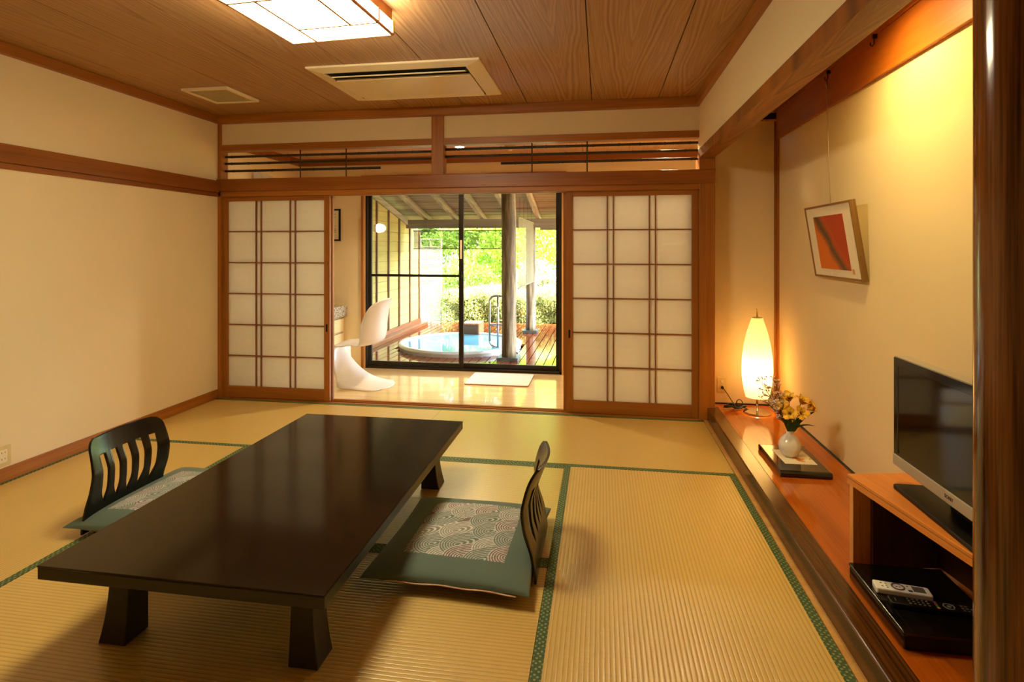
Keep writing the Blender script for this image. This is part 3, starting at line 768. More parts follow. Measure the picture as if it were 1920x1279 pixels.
# ------------------------------------------------------------------ tray, paper, vase and flowers
def tray():
    x0, x1, y0, y1 = 0.948, 1.203, 3.19, 3.62; z0, z1 = ZT, ZT+0.033
    root = empty('display_tray', ((x0+x1)/2, (y0+y1)/2, ZT), 'flat black lacquer display board with scrolled ends', 'tray')
    part('board', MB().box((x0, y0+0.015, z1-0.014), (x1, y1-0.015, z1)), M['black_lacquer'], root, bevel=0.003)
    for y in (y0+0.014, y1-0.014):
        part('scroll_end', MB().tube([(x0-0.002, y, z0+0.0165), (x1+0.002, y, z0+0.0165)], 0.0165, 16), M['black_lacquer'], root, smooth=False)
    for p in (0.06, 0.94):
        x = x0+(x1-x0)*p
        part('foot_bar', MB().box((x-0.01, y0+0.03, z0), (x+0.01, y1-0.03, z1-0.014)), M['black_lacquer'], root)
    return z1
TZ = tray()
def paper_mat():
    m, t, b = newmat('printed_paper'); b.inputs['Roughness'].default_value = 0.7
    tc = N(t, 'ShaderNodeTexCoord'); vo = N(t, 'ShaderNodeTexNoise'); vo.inputs['Scale'].default_value = 17; vo.inputs['Detail'].default_value = 3
    t.links.new(tc.outputs['Object'], vo.inputs[0])
    sx = N(t, 'ShaderNodeSeparateXYZ'); t.links.new(tc.outputs['Object'], sx.inputs[0])
    d = N(t, 'ShaderNodeVectorMath', operation='DISTANCE'); t.links.new(tc.outputs['Object'], d.inputs[0]); d.inputs[1].default_value = (0.015, -0.055, 0)
    f = mth(t, 'ADD', vo.outputs[0], mth(t, 'MULTIPLY', d.outputs['Value'], -3.2))
    t.links.new(ramp(t, f, [(0.42, lin(236, 224, 196)), (0.46, lin(214, 140, 70)), (0.6, lin(176, 84, 30))]), b.inputs['Base Color'])
    return m
pm = solo('print_paper', MB().box((-0.085, -0.11, 0), (0.085, 0.11, 0.0012)), paper_mat(), 'cream paper with orange leaf print under the white vase', 'paper')
pm.location = (1.085, 3.415, TZ); pm.rotation_euler = (0, 0, R(2))
VX, VY, VZ = 1.065, 3.425, TZ+0.0012
vprof = [(0.0, 0.0), (0.026, 0.0), (0.03, 0.004), (0.045, 0.016), (0.056, 0.036), (0.0595, 0.058), (0.056, 0.082), (0.044, 0.104), (0.028, 0.119), (0.019, 0.127), (0.0175, 0.135), (0.02, 0.143), (0.0195, 0.145), (0.015, 0.143), (0.014, 0.13), (0.0, 0.12)]
solo('vase', MB().lathe([(r, z+VZ) for r, z in vprof], 40, (VX, VY, 0), cap=False), M['ceramic'], 'small round white vase with a narrow neck holding flowers', 'vase', loc=(VX, VY, VZ), smooth=True)

M['stem'] = plain('green_stem', lin(70, 96, 36), 0.5, noise=0.2)
M['leaf'] = translucent('flower_leaf', lin(58, 88, 30), 0.25, 0.45, noise=0.25)
def petal_mat(name, c, c2):
    m, t, b = newmat(name); b.inputs['Roughness'].default_value = 0.5
    tc = N(t, 'ShaderNodeTexCoord'); nz = N(t, 'ShaderNodeTexNoise'); nz.inputs['Scale'].default_value = 34
    t.links.new(tc.outputs['Object'], nz.inputs[0]); t.links.new(ramp(t, nz.outputs[0], [(0.35, c2), (0.6, c)]), b.inputs['Base Color']); return m
M['petal'] = petal_mat('yellow_petal', lin(246, 206, 60), lin(236, 172, 40))
M['petal_in'] = petal_mat('streaked_petal', lin(244, 200, 56), lin(176, 96, 26))
M['bud'] = plain('pale_bud', lin(226, 206, 200), 0.6, noise=0.15, nscale=80)
M['twig'] = plain('brown_twig', lin(96, 70, 40), 0.6)
def petal_mesh(name, L, Wd, curl, mat):
    def fn(u, v):
        w = Wd*math.sin(math.pi*(0.06+0.86*v)**0.9)*(u-0.5)*1.0
        z = L*v*(1-0.25*curl*v); x = curl*L*0.55*v*v + 0.15*abs(u-0.5)*Wd
        return (x + 0.003, w, z)
    return MB().grid(fn, 4, 7).mesh(name, mat, True)
P_OUT = petal_mesh('petal', 0.060, 0.054, 1.3, M['petal']); P_IN = petal_mesh('petal', 0.056, 0.034, 1.0, M['petal_in'])
def bez(a, b, c, n=10):
    a, b, c = Vector(a), Vector(b), Vector(c)
    return [a*(1-t)**2 + b*2*t*(1-t) + c*t*t for t in [i/n for i in range(n+1)]]
def leaf_mesh(pts, wd, mat, name='leaf'):
    """a blade along pts"""
    vs = []; n = len(pts)
    for i, p in enumerate(pts):
        t = i/(n-1); tn = (pts[min(i+1,n-1)] - pts[max(i-1,0)]).normalized()
        sd_ = tn.cross(Vector((0.2,0.9,0.35))).normalized()
        w = wd*math.sin(math.pi*(0.04+0.96*t)**0.75)**0.9 if t < 0.999 else 0
        w = abs(w)
        up = sd_.cross(tn)*0.25*w
        vs += [p-sd_*w+up, p, p+sd_*w+up]
    fs = []
    for i in range(n-1):
        a = 3*i; fs += [(a,a+1,a+4,a+3),(a+1,a+2,a+5,a+4)]
    return MB().add(vs, fs)
neck = Vector((VX, VY, VZ+0.142))
def bloom(tip, dirv, label, buds=0):
    root = empty('alstroemeria', neck, label, 'flower', group='yellow lilies in the white vase')
    base = Vector((VX+random.uniform(-0.006,0.006), VY+random.uniform(-0.006,0.006), VZ+0.11))
    tip = Vector(tip); d = Vector(dirv).normalized()
    part('stem', MB().tube(bez(base, (base+tip)/2 + Vector((0,0,0.03)), tip, 8), 0.0022, 6), M['stem'], root, smooth=True)
    q = d.to_track_quat('Z', 'Y')
    for k in range(6):
        rot = (q @ Euler((0, 0, R(60*k + random.uniform(-6, 6)))).to_quaternion()).to_euler()
        s = random.uniform(0.9, 1.1)
        share('petal', P_OUT if k % 2 == 0 else P_IN, root, tip-neck, rot, (s, s, s))
    st = MB()
    for k in range(5):
        a = k*1.26; e = tip + q @ Vector((0.009*math.cos(a), 0.009*math.sin(a), 0.036))
        st.tube([tip, e], [0.0006, 0.0012], 4)
    part('stamens', st, M['twig'], root)
fl_ = lambda dx, dy, z: (VX+dx, VY+dy, z)
bloom(fl_(-0.030, -0.005, 0.405), (-0.55, -0.35, 0.7), 'yellow lily bloom at the left of the bouquet beside the white sprigs')
bloom(fl_(0.000, 0.010, 0.440), (-0.15, -0.2, 1.0), 'yellow lily bloom at the top of the bouquet')
bloom(fl_(0.060, 0.000, 0.430), (0.35, -0.3, 0.9), 'yellow lily bloom high on the wall side of the bouquet')
bloom(fl_(0.095, -0.01, 0.405), (0.8, -0.2, 0.5), 'yellow lily bloom facing the alcove wall')
bloom(fl_(0.035, -0.05, 0.385), (0.25, -0.9, 0.5), 'yellow lily bloom facing the viewer in the middle of the bouquet')
bloom(fl_(-0.010, -0.045, 0.380), (-0.4, -0.8, 0.45), 'yellow lily bloom low at the front of the bouquet')
def foliage():
    root = empty('flower_leaves', neck, 'long dark green leaves spreading under the yellow blooms', 'leaves')
    for (m_, e, w) in (((0.03, -0.02, 0.35), (0.125, -0.03, 0.395), 0.018), ((0.05, 0.01, 0.345), (0.140, 0.02, 0.385), 0.014), ((0.05, -0.03, 0.34), (0.128, -0.04, 0.315), 0.006),
                       ((-0.005, -0.02, 0.31), (-0.012, -0.04, 0.36), 0.016), ((0.012, -0.03, 0.31), (0.03, -0.05, 0.345), 0.016), ((0.015, -0.015, 0.285), (0.032, -0.03, 0.30), 0.013),
                       ((-0.02, 0.0, 0.33), (-0.05, -0.01, 0.37), 0.012), ((0.0, 0.02, 0.33), (0.02, 0.05, 0.38), 0.015)):
        pts = bez((VX, VY, VZ+0.13), fl_(*m_), fl_(*e), 9)
        part('leaf', leaf_mesh(pts, w, M['leaf']), M['leaf'], root, smooth=True)
foliage()
def sprig(seed, end, label):
    r = random.Random(seed)
    root = empty('statice_sprig', neck, label, 'flower', group='white statice sprigs in the vase')
    base = Vector((VX-0.004, VY, VZ+0.12)); end = Vector(end)
    main = bez(base, Vector((VX-0.02, VY, 0.33)), end, 10)
    tw = MB().tube(main, 0.0018, 5); bd = MB()
    for k in range(4, 11):
        for _ in range(4):
            p = main[k]; d = Vector((r.uniform(-1, 0.8), r.uniform(-0.7, 0.7), r.uniform(0.1, 1))).normalized()
            q = p + d*r.uniform(0.025, 0.055)
            tw.tube([p, (p+q)/2+Vector((0,0,0.003)), q], 0.0012, 4)
            for j in range(3):
                e = q + Vector((r.uniform(-1,1), r.uniform(-1,1), r.uniform(-0.3,1)))*0.010
                bd.tube([q, e, e+(e-q)*0.4], [0.0012, 0.0046, 0.0010], 5)
    part('twigs', tw, M['twig'], root, kind='stuff'); part('buds', bd, M['bud'], root, smooth=True, kind='stuff', label='tiny pale buds')
sprig(1, fl_(-0.150, 0.0, 0.535), 'tallest pale statice sprig reaching toward the lamp')
sprig(2, fl_(-0.070, 0.02, 0.525), 'pale statice sprig rising behind the yellow blooms')
sprig(3, fl_(-0.125, -0.03, 0.43), 'low pale statice sprig leaning out beside the vase')
sprig(5, fl_(-0.095, 0.0, 0.475), 'pale statice sprig in the middle of the airy bunch')

# ------------------------------------------------------------------ picture, hooks and wire
def picture_mat():
    m, t, b = newmat('abstract_print'); b.inputs['Roughness'].default_value = 0.5
    tc = N(t, 'ShaderNodeTexCoord'); nz = N(t, 'ShaderNodeTexNoise'); nz.inputs['Scale'].default_value = 5; nz.inputs['Detail'].default_value = 4
    t.links.new(tc.outputs['Object'], nz.inputs[0]); sx = N(t, 'ShaderNodeSeparateXYZ'); t.links.new(tc.outputs['Object'], sx.inputs[0])
    u = mth(t, 'MULTIPLY', sx.outputs['Y'], -1.0)                 # to the right as seen
    w = mth(t, 'SUBTRACT', nz.outputs[0], 0.5)
    d1 = mth(t, 'ADD', mth(t, 'ADD', mth(t, 'MULTIPLY', u, 1.0), mth(t, 'MULTIPLY', sx.outputs['Z'], 0.9)), mth(t, 'MULTIPLY', w, 0.10))
    dark = mth(t, 'LESS_THAN', mth(t, 'ABSOLUTE', mth(t, 'ADD', d1, 0.02)), 0.055)
    dk = mth(t, 'SMOOTH_MIN', 1.0, mth(t, 'MAXIMUM', 0.0, mth(t, 'SUBTRACT', 1.15, mth(t, 'MULTIPLY', mth(t, 'ABSOLUTE', mth(t, 'ADD', d1, 0.02)), 14.0))), 0.2)
    c = ramp(t, mth(t, 'ADD', mth(t, 'MULTIPLY', d1, 2.2), 0.5), [(0.30, lin(216, 112, 24)), (0.5, lin(200, 84, 20)), (0.75, lin(178, 60, 18))])
    mx = N(t, 'ShaderNodeMix', data_type='RGBA'); t.links.new(dk, mx.inputs[0]); t.links.new(c, mx.inputs[6]); mx.inputs[7].default_value = lin(88, 68, 44)
    t.links.new(mx.outputs[2], b.inputs['Base Color']); return m
def picture():
    # local: x out of the wall towards the room is -x; y along the wall; z up
    root = empty('framed_picture', (XT-0.004, 3.445, 1.148), 'tilted framed orange abstract print hanging on the alcove wall', 'picture')
    root.rotation_euler = (0, R(-8.8), 0)
    hw, H, d = 0.325, 0.428, 0.030
    fw = 0.012
    fm = wood('frame_wood', lin(120, 84, 40), lin(150, 110, 58), 'Z', 0.4)
    part('frame_bar', MB().box((-d, -hw, 0), (0, -hw+fw, H)), fm, root, world=False, bevel=0.0015)
    part('frame_bar', MB().box((-d, hw-fw, 0), (0, hw, H)), fm, root, world=False, bevel=0.0015)
    part('frame_bar', MB().box((-d, -hw+fw, 0), (0, hw-fw, fw)), fm, root, world=False, bevel=0.0015)
    part('frame_bar', MB().box((-d, -hw+fw, H-fw), (0, hw-fw, H)), fm, root, world=False, bevel=0.0015)
    mo = part('mount_board', MB().box((-d+0.006, -hw+fw, fw), (-d+0.010, hw-fw, H-fw)), plain('mount_cream', lin(232, 220, 194), 0.8, noise=0.02), root, world=False)
    pr = MB().box((-0.001, -0.205, -0.155), (0.001, 0.205, 0.155)).mesh('print', picture_mat())
    share('print', pr, mo, (-d+0.005, 0.005, H/2-0.006))
    sx_ = 0.004
    part('red_seal', MB().box((-d+0.0045, -0.238, 0.034), (-d+0.0058, -0.215, 0.062)), plain('faded_red', lin(206, 150, 110), 0.8), mo, world=False)
picture()
def hooks():
    hx = XT-0.022
    for i, (y, lab) in enumerate(((3.57, 'small metal hook holding the picture wire'), (3.00, 'small empty metal hook on the alcove board'))):
        root = empty('picture_hook', (hx, y, 2.36), lab, 'hook')
        part('rail_clip', MB().box((hx-0.018, y-0.007, 2.345), (hx, y+0.007, 2.366)), M['dark_metal'], root, bevel=0.001)
        part('hook_wire', MB().tube([(hx-0.012, y, 2.345), (hx-0.012, y, 2.318), (hx-0.018, y+0.006, 2.308), (hx-0.024, y+0.012, 2.318), (hx-0.024, y+0.012, 2.33)], 0.0028, 8), M['dark_metal'], root, smooth=True)
    root = empty('picture_wire', (hx-0.018, 3.575, 2.31), 'thin straight hanging wire from hook down to picture', 'wire')
    a = Vector((hx-0.018, 3.575, 2.31)); b = Vector((XT-0.07, 3.435, 1.575))
    part('sleeve', MB().tube([a, a+(b-a)*0.03, a+(b-a)*0.06], 0.0058, 8), M['steel'], root, smooth=True)
    part('line', MB().tube([a+(b-a)*0.055, (a+b)/2, b], 0.0026, 6), plain('wire_cream', lin(200, 180, 130), 0.4, 0.3), root, smooth=True)
hooks()

# ------------------------------------------------------------------ tv cabinet, tv, recorder, remotes
def tv_cabinet():
    root = empty('tv_cabinet', (0.935, 2.342, ZT), 'orange wooden television stand turned slightly on the alcove floor', 'cabinet', rz=R(10.4))
    # local: x to the wall, -y towards the viewer
    D, L, H = 0.36, 0.92, 0.355
    om = M['orange_wood_x']
    part('top', MB().box((0, -L, H-0.036), (D, 0, H)), om, root, world=False, bevel=0.002)
    part('edge_groove', MB().box((-0.0006, -L, H-0.0125), (0.001, 0, H-0.0115)), M['dark_gap'], root, world=False)
    lm = wood('pale_beech', lin(216, 150, 76), lin(230, 170, 98), 'Z', 0.4)
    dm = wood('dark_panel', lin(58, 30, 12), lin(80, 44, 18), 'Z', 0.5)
    for y in (-0.03, -L+0.008):
        part('leg', MB().box((0.005, y, 0), (0.030, y+0.022, H-0.036)), lm, root, world=False, bevel=0.0015)
        part('leg', MB().box((D-0.030, y, 0), (D-0.005, y+0.022, H-0.036)), lm, root, world=False, bevel=0.0015)
        part('side_panel', MB().box((0.030, y+0.004, 0.012), (D-0.030, y+0.018, H-0.036)), wood('beech_panel', lin(150, 92, 36), lin(170, 110, 50), 'Z', 0.5) if y < -0.5 else lm, root, world=False)
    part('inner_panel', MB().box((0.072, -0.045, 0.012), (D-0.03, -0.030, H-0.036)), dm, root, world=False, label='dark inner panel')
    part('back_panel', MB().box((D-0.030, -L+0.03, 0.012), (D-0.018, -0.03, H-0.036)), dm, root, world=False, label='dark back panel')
tv_cabinet()
def television():
    x, y0, y1 = 1.08, 1.62, 2.300; z0, z1 = 0.514, 0.912
    root = empty('television', (1.12, 1.98, 0.45), 'flat black screen television with silver lower bezel on the orange stand', 'television')
    zb = 0.45
    part('base', MB().rbox((1.043, 1.70, zb), (1.25, 2.232, zb+0.016), 0.012), M['black_plastic'], root, bevel=0.003)
    part('neck', MB().box((1.125, 1.88, zb+0.016), (1.155, 2.04, z0+0.10)), M['black_plastic'], root, bevel=0.004)
    part('housing', MB().box((x+0.004, y0, z0), (x+0.055, y1, z1)), M['black_plastic'], root, bevel=0.004)
    part('bezel', MB().box((x, y0, z0+0.038), (x+0.006, y1, z1)), plain('gloss_black_frame', lin(18, 16, 14), 0.1, spec=0.35), root, bevel=0.0015)
    part('screen', MB().box((x-0.0008, y0+0.028, z0+0.062), (x+0.002, y1-0.032, z1-0.028)), M['screen'], root, label='dark glossy screen')
    part('side_strip', MB().box((x-0.0014, y1-0.036, z0+0.050), (x+0.001, y1-0.028, z1-0.028)), M['black_plastic'], root)
    lb = part('lower_bezel', MB().box((x-0.004, y0, z0), (x+0.01, y1, z0+0.040)), M['silver'], root, bevel=0.003, label='silver lower bezel')
    part('top_edge', MB().box((x+0.004, y0, z1), (x+0.05, y1, z1+0.004)), M['silver'], root)
    # maker's name on the bezel
    fc = bpy.data.curves.new('brand', 'FONT'); fc.body = 'SONY'; fc.size = 0.017; fc.extrude = 0.0003; fc.align_x = 'CENTER'; fc.align_y = 'CENTER'
    tmp = bpy.data.objects.new('tmp', fc); me = bpy.data.meshes.new_from_object(tmp); bpy.data.objects.remove(tmp)
    me.materials.append(M['dark_metal'])
    o = share('maker_mark', me, lb, (x-0.0046-1.12, 1.955-1.98, z0+0.021-0.45), (R(90), 0, R(-90)))
television()
def recorder():
    x0, x1, y0, y1 = 0.908, 1.215, 1.872, 2.258; z0 = ZT
    root = empty('video_recorder', ((x0+x1)/2, (y0+y1)/2, z0), 'flat black player box under the television stand', 'recorder')
    part('body', MB().box((x0+0.006, y0+0.003, z0+0.004), (x1, y1, z0+0.046)), M['black_plastic'], root, bevel=0.003)
    part('lid', MB().box((x0, y0, z0+0.046), (x1+0.004, y1+0.004, z0+0.056)), M['black_lacquer'], root, bevel=0.003)
    part('lid_groove', MB().box((x0+0.028, y0+0.01, z0+0.0555), (x0+0.030, y1-0.01, z0+0.0566)), M['dark_metal'], root)
    part('front_panel', MB().box((x0+0.001, y0+0.004, z0+0.004), (x0+0.006, y1-0.004, z0+0.045)), M['black_lacquer'], root, bevel=0.0015)
    for sx in (x0+0.03, x1-0.03):
        for sy in (y0+0.03, y1-0.03): part('foot', MB().lathe([(0.012, 0), (0.012, 0.005)], 14, (sx, sy, z0)), M['black_rubber'], root)
    return z0+0.056
RZ = recorder()
def remote_white():
    root = empty('white_remote', (1.005, 2.085, RZ), 'white remote control with round key ring and small display', 'remote', rz=R(-9))
    L, Wd = 0.165, 0.052
    g = plain('remote_grey', lin(88, 84, 80), 0.5); dk = plain('remote_dark', lin(50, 48, 46), 0.4); lcd = plain('lcd_grey', lin(96, 92, 80), 0.3)
    part('shell', MB().rbox((-L/2, -Wd/2, 0), (L/2, Wd/2, 0.02), 0.006), M['white_plastic'], root, world=False, bevel=0.004)
    part('display', MB().box((0.030, -0.015, 0.0195), (0.066, 0.017, 0.0206)), lcd, root, world=False, label='dark display window')
    part('key_ring', MB().tube([(-0.012+0.018*math.cos(a), 0.018*math.sin(a), 0.0203) for a in [2*math.pi*k/28 for k in range(28)]], 0.0026, 6, closed=True), g, root, world=False, smooth=True)
    part('button', MB().rbox((0.014, -0.020, 0.0195), (0.026, -0.010, 0.021), 0.002), dk, root, world=False)
    bmesh_b = MB().rbox((-0.003, -0.002, 0), (0.003, 0.002, 0.0012), 0.0015).mesh('button', g)
    for (px, py) in ((-0.046, 0.010), (-0.046, -0.002), (-0.046, -0.014), (-0.06, 0.010), (-0.06, -0.010), (-0.016, 0.0), (-0.007, 0.0), (0.018, 0.012)): share('button', bmesh_b, root, (px, py, 0.0197))
remote_white()
def remote_black():
    root = empty('black_remote', (1.055, 2.005, RZ), 'long black remote control with coloured buttons in front of the white one', 'remote', rz=R(-6))
    L, Wd = 0.245, 0.046
    part('shell', MB().rbox((-L/2, -Wd/2, 0), (L/2, Wd/2, 0.018), 0.008), M['black_plastic'], root, world=False, bevel=0.004)
    g = plain('key_grey', lin(120, 118, 114), 0.5)
    cols = [plain('key_blue', lin(90, 90, 190), 0.5), plain('key_red', lin(190, 60, 30), 0.5), plain('key_green', lin(40, 150, 70), 0.5), plain('key_yellow', lin(220, 170, 40), 0.5)]
    me = MB().rbox((-0.0035, -0.0026, 0), (0.0035, 0.0026, 0.0016), 0.002).mesh('button', g)
    for i in range(5):
        for j in range(3): share('button', me, root, (-0.065+i*0.0135, -0.012+j*0.012, 0.0176))
    for i in range(3):
        for j in range(3):
            if (i, j) != (2, 2): share('button', me, root, (0.085+i*0.012, -0.012+j*0.012, 0.0176))
    for j, c in enumerate(cols):
        m2 = MB().rbox((-0.004, -0.0038, 0), (0.004, 0.0038, 0.0018), 0.002).mesh('button', c); share('button', m2, root, (0.012, 0.015-j*0.0105, 0.0176))
    m2 = MB().rbox((-0.005, -0.003, 0), (0.005, 0.003, 0.0018), 0.002).mesh('button', cols[2]); share('button', m2, root, (0.112, -0.017, 0.0176))
    part('key_ring', MB().tube([(0.047+0.015*math.cos(a), 0.015*math.sin(a), 0.0185) for a in [2*math.pi*k/24 for k in range(24)]], 0.0018, 6, closed=True), g, root, world=False, smooth=True)
    part('centre_key', MB().lathe([(0.006, 0.0175), (0.006, 0.0195)], 18, (0.047, 0, 0)), g, root, world=False)
    part('printed_name', MB().box((-0.105, -0.008, 0.0178), (-0.103, 0.008, 0.0184)), g, root, world=False)
remote_black()

# ------------------------------------------------------------------ veranda room behind the doors
YW, ZV = 5.85, 2.30
pm_ = wood('maple_floor', lin(224, 190, 134), lin(238, 210, 160), 'X', 0.13, 0.8, coat=0.3, bmp=0.03)
fv = structure('floor_veranda', MB().box((XL-0.1, YF+0.11, -0.06), (1.4, YW+0.1, -0.014)), M['dark_gap'], 'pale wooden plank floor of the veranda room', 'floor')
y = YF+0.11
while y < YW+0.08:
    yy = min(y+0.118, YW+0.1)
    for (a, b) in ((XL, -1.72+0.35*math.sin(y*9)), (-1.72+0.35*math.sin(y*9), 0.1+0.3*math.sin(y*5)), (0.1+0.3*math.sin(y*5), 1.4)):
        part('floor_plank', MB().box((a+0.0006, y+0.0006, -0.014), (b-0.0006, yy-0.0006, 0.0)), pm_, fv, origin=((a+b)/2, y, 0))
    y += 0.118
structure('wall_veranda_left', MB().box((XL-0.1, 4.6, 0), (XL, YW+0.1, ZV+0.1)), M['wall'], 'cream left wall of the veranda room', 'wall')
structure('wall_veranda_right', MB().box((1.4, YT+0.1, 0), (1.5, YW+0.1, ZV+0.1)), M['wall'], 'cream right wall of the veranda room', 'wall')
ZH = 2.06
wv_ = MB().box((XL, YW, 0), (-2.60, YW+0.1, ZV)).box((-0.355, YW, 0), (1.4, YW+0.1, ZV)).box((-2.60, YW, ZH), (-0.355, YW+0.1, ZV))
wv_.box((XL-0.1, YW, ZV), (4.2, YW+0.1, 3.1))  # unseen upper wall, added to block sun leaking in under the terrace roof
structure('wall_window', wv_, M['wall'], 'cream veranda wall around the garden window', 'wall')
structure('trim_19', MB().box((XL, YW-0.035, 2.225), (1.4, YW, ZV)).box((XL, 4.62, 2.225), (XL+0.035, YW-0.035, ZV)), M['nageshi_x'], 'dark red-brown cornice of the veranda room', 'cornice')
cv_ = structure('ceiling_veranda', MB().box((XL-0.1, 4.6, ZV+0.012), (1.5, YW+0.1, ZV+0.06)), M['dark_gap'], 'pale board ceiling of the veranda room', 'ceiling')
x = XL
while x < 1.4:
    x1 = min(x+0.45, 1.4)
    part('ceiling_board', MB().box((x+0.002, 4.6, ZV), (x1-0.002, YW, ZV+0.012)), M['ceil2'], cv_, origin=((x+x1)/2, 5.2, ZV)); x += 0.45
structure('trim_20', MB().box((-2.60, YW-0.02, 0.0), (-2.572, YW+0.1, ZH)).box((-0.385, YW-0.02, 0.0), (-0.355, YW+0.1, ZH)), M['trim_z'], 'brown wooden jambs of the garden window', 'jamb', bevel=0.002)
structure('trim_21', MB().box((-2.572, YW-0.012, 0.0), (-2.556, YW+0.1, ZH)).box((-0.421+0.018, YW-0.012, 0.0), (-0.385, YW+0.1, ZH)), M['light_trim_z'], 'pale inner edge of the window jambs', 'jamb')
structure('trim_22', MB().box((-2.60, YW-0.02, ZH), (-0.355, YW+0.1, ZH+0.05)), M['trim_x'], 'brown head board above the garden window', 'window head')
# aluminium sliding window
fx0, fx1 = -2.556, -0.403
of = MB().box((fx0, YW, 0.0), (fx0+0.028, YW+0.09, ZH)).box((fx1-0.026, YW, 0.0), (fx1, YW+0.09, ZH)).box((fx0, YW, 0.0), (fx1, YW+0.09, 0.03)).box((fx0, YW, ZH-0.04), (fx1, YW+0.09, ZH))
structure('trim_23', of, M['bronze'], 'dark bronze aluminium outer frame of the garden window', 'window frame', bevel=0.003)
def sash(name, x0, x1, y, label, rail=False):
    root = empty(name, ((x0+x1)/2, y, 0.03), label, 'window', kind='structure')
    st = 0.044; z0, z1, zb = 0.03, ZH-0.04, 0.078
    for a in (x0, x1-st): part('stile', MB().box((a, y-0.014, z0), (a+st, y+0.014, z1)), M['bronze'], root, bevel=0.002)
    part('bottom_rail', MB().box((x0+st, y-0.014, z0), (x1-st, y+0.014, zb)), M['bronze'], root, bevel=0.002)
    part('top_rail', MB().box((x0+st, y-0.014, z1-0.05), (x1-st, y+0.014, z1)), M['bronze'], root, bevel=0.002)
    part('glass_pane', MB().add([(x0+st, y, zb), (x1-st, y, zb), (x1-st, y, z1-0.05), (x0+st, y, z1-0.05)], [(0,1,2,3)]), M['glass'], root)
    if rail: part('cross_bar', MB().box((x0+0.03, y-0.030, 1.005), (x1-0.01, y-0.014, 1.032)), M['bronze'], root, bevel=0.003, label='dark safety bar across the glass')
    return root
s1 = sash('window_1', fx0+0.022, -1.455, YW+0.030, 'left sliding glass pane of the garden window with a bar', True)
s2 = sash('window_2', -1.515, fx1-0.020, YW+0.062, 'right sliding glass pane of the garden window without bar')
part('sticker', MB().box((-1.493, YW+0.0145, 1.20), (-1.470, YW+0.016, 1.40)), plain('sticker_grey', lin(196, 180, 150), 0.5), s1, label='pale vertical sticker on the meeting stile')
part('latch', MB().box((-1.494, YW+0.004, 0.98), (-1.472, YW+0.016, 1.06)), M['black_plastic'], s1, bevel=0.003)

# floor mat, counter, framed notice, chair
fm_ = empty('door_mat', (-0.99, 5.52, 0), 'thin white bath mat on the veranda floor before the window', 'mat')
part('towelling', MB().rbox((-1.305, 5.285, 0.006), (-0.682, 5.765, 0.014), 0.02), plain('white_towel', lin(252, 250, 250), 0.9, noise=0.04, nscale=300, bmp=0.4), fm_, bevel=0.003)
part('backing', MB().rbox((-1.307, 5.283, 0.0), (-0.680, 5.767, 0.006), 0.02), plain('mat_edge', lin(150, 90, 60), 0.8), fm_)
def counter():
    x0, x1, y0, y1 = XL+0.022, -2.765, 4.72, YW
    root = empty('vanity_counter', ((x0+x1)/2, (y0+y1)/2, 0), 'speckled granite topped counter behind the white chair', 'counter')
    m, t, b = newmat('granite'); b.inputs['Roughness'].default_value = 0.2
    tc = N(t, 'ShaderNodeTexCoord'); nz = N(t, 'ShaderNodeTexNoise'); nz.inputs['Scale'].default_value = 90; nz.inputs['Detail'].default_value = 5
    t.links.new(tc.outputs['Object'], nz.inputs[0]); t.links.new(ramp(t, nz.outputs[0], [(0.35, lin(70, 66, 58)), (0.5, lin(168, 158, 140)), (0.65, lin(206, 198, 182))]), b.inputs['Base Color'])
    part('granite_top', MB().box((x0+0.001, y0, 0.57), (x1, y1-0.001, 0.688)), m, root, bevel=0.004)
    part('body', MB().box((x0, y0+0.01, 0.0), (x1-0.05, y1, 0.57)), plain('counter_cream', lin(212, 190, 140), 0.5), root)
    for k in range(3):
        for (a, b_) in ((y1-0.46, y1-0.02), (y1-0.92, y1-0.48)):
            dr_ = part('drawer', MB().box((x1-0.05, a, 0.09+k*0.158), (x1-0.032, b_, 0.238+k*0.158)), plain('drawer_cream', lin(226, 206, 156), 0.4), root, bevel=0.003)
            part('finger_groove', MB().box((x1-0.0325, a+0.02, 0.228+k*0.158), (x1-0.031, b_-0.02, 0.233+k*0.158)), M['dark_metal'], dr_)
counter()
def notice():
    root = empty('framed_notice', (-2.985, YW, 1.57), 'black framed printed notice hanging on the veranda wall', 'notice')
    x0, x1, z0, z1 = -3.12, -2.843, 1.394, 1.748; y = YW
    fw = 0.018
    for (a, b) in (((x0, z0), (x0+fw, z1)), ((x1-fw, z0), (x1, z1)), ((x0+fw, z0), (x1-fw, z0+fw)), ((x0+fw, z1-fw), (x1-fw, z1))):
        part('frame_bar', MB().box((a[0], y-0.018, a[1]), (b[0], y, b[1])), M['black_plastic'], root, bevel=0.002)
    part('sheet', MB().box((x0+fw, y-0.008, z0+fw), (x1-fw, y-0.004, z1-fw)), plain('sheet', lin(226, 220, 190), 0.7, noise=0.02), root)
    lines = MB(); r = random.Random(4); z = z1-0.06
    while z > z0+0.06:
        xx = x0+0.045
        while xx < x1-0.06-r.choice((0, 0, 0.05)):
            w = r.uniform(0.008, 0.022); lines.box((xx, y-0.0086, z), (min(xx+w, x1-0.045), y-0.0082, z+0.0045)); xx += w+0.004
        z -= 0.0165
    part('printed_text', lines, plain('ink', lin(96, 90, 76), 0.8), root, kind='stuff')
notice()
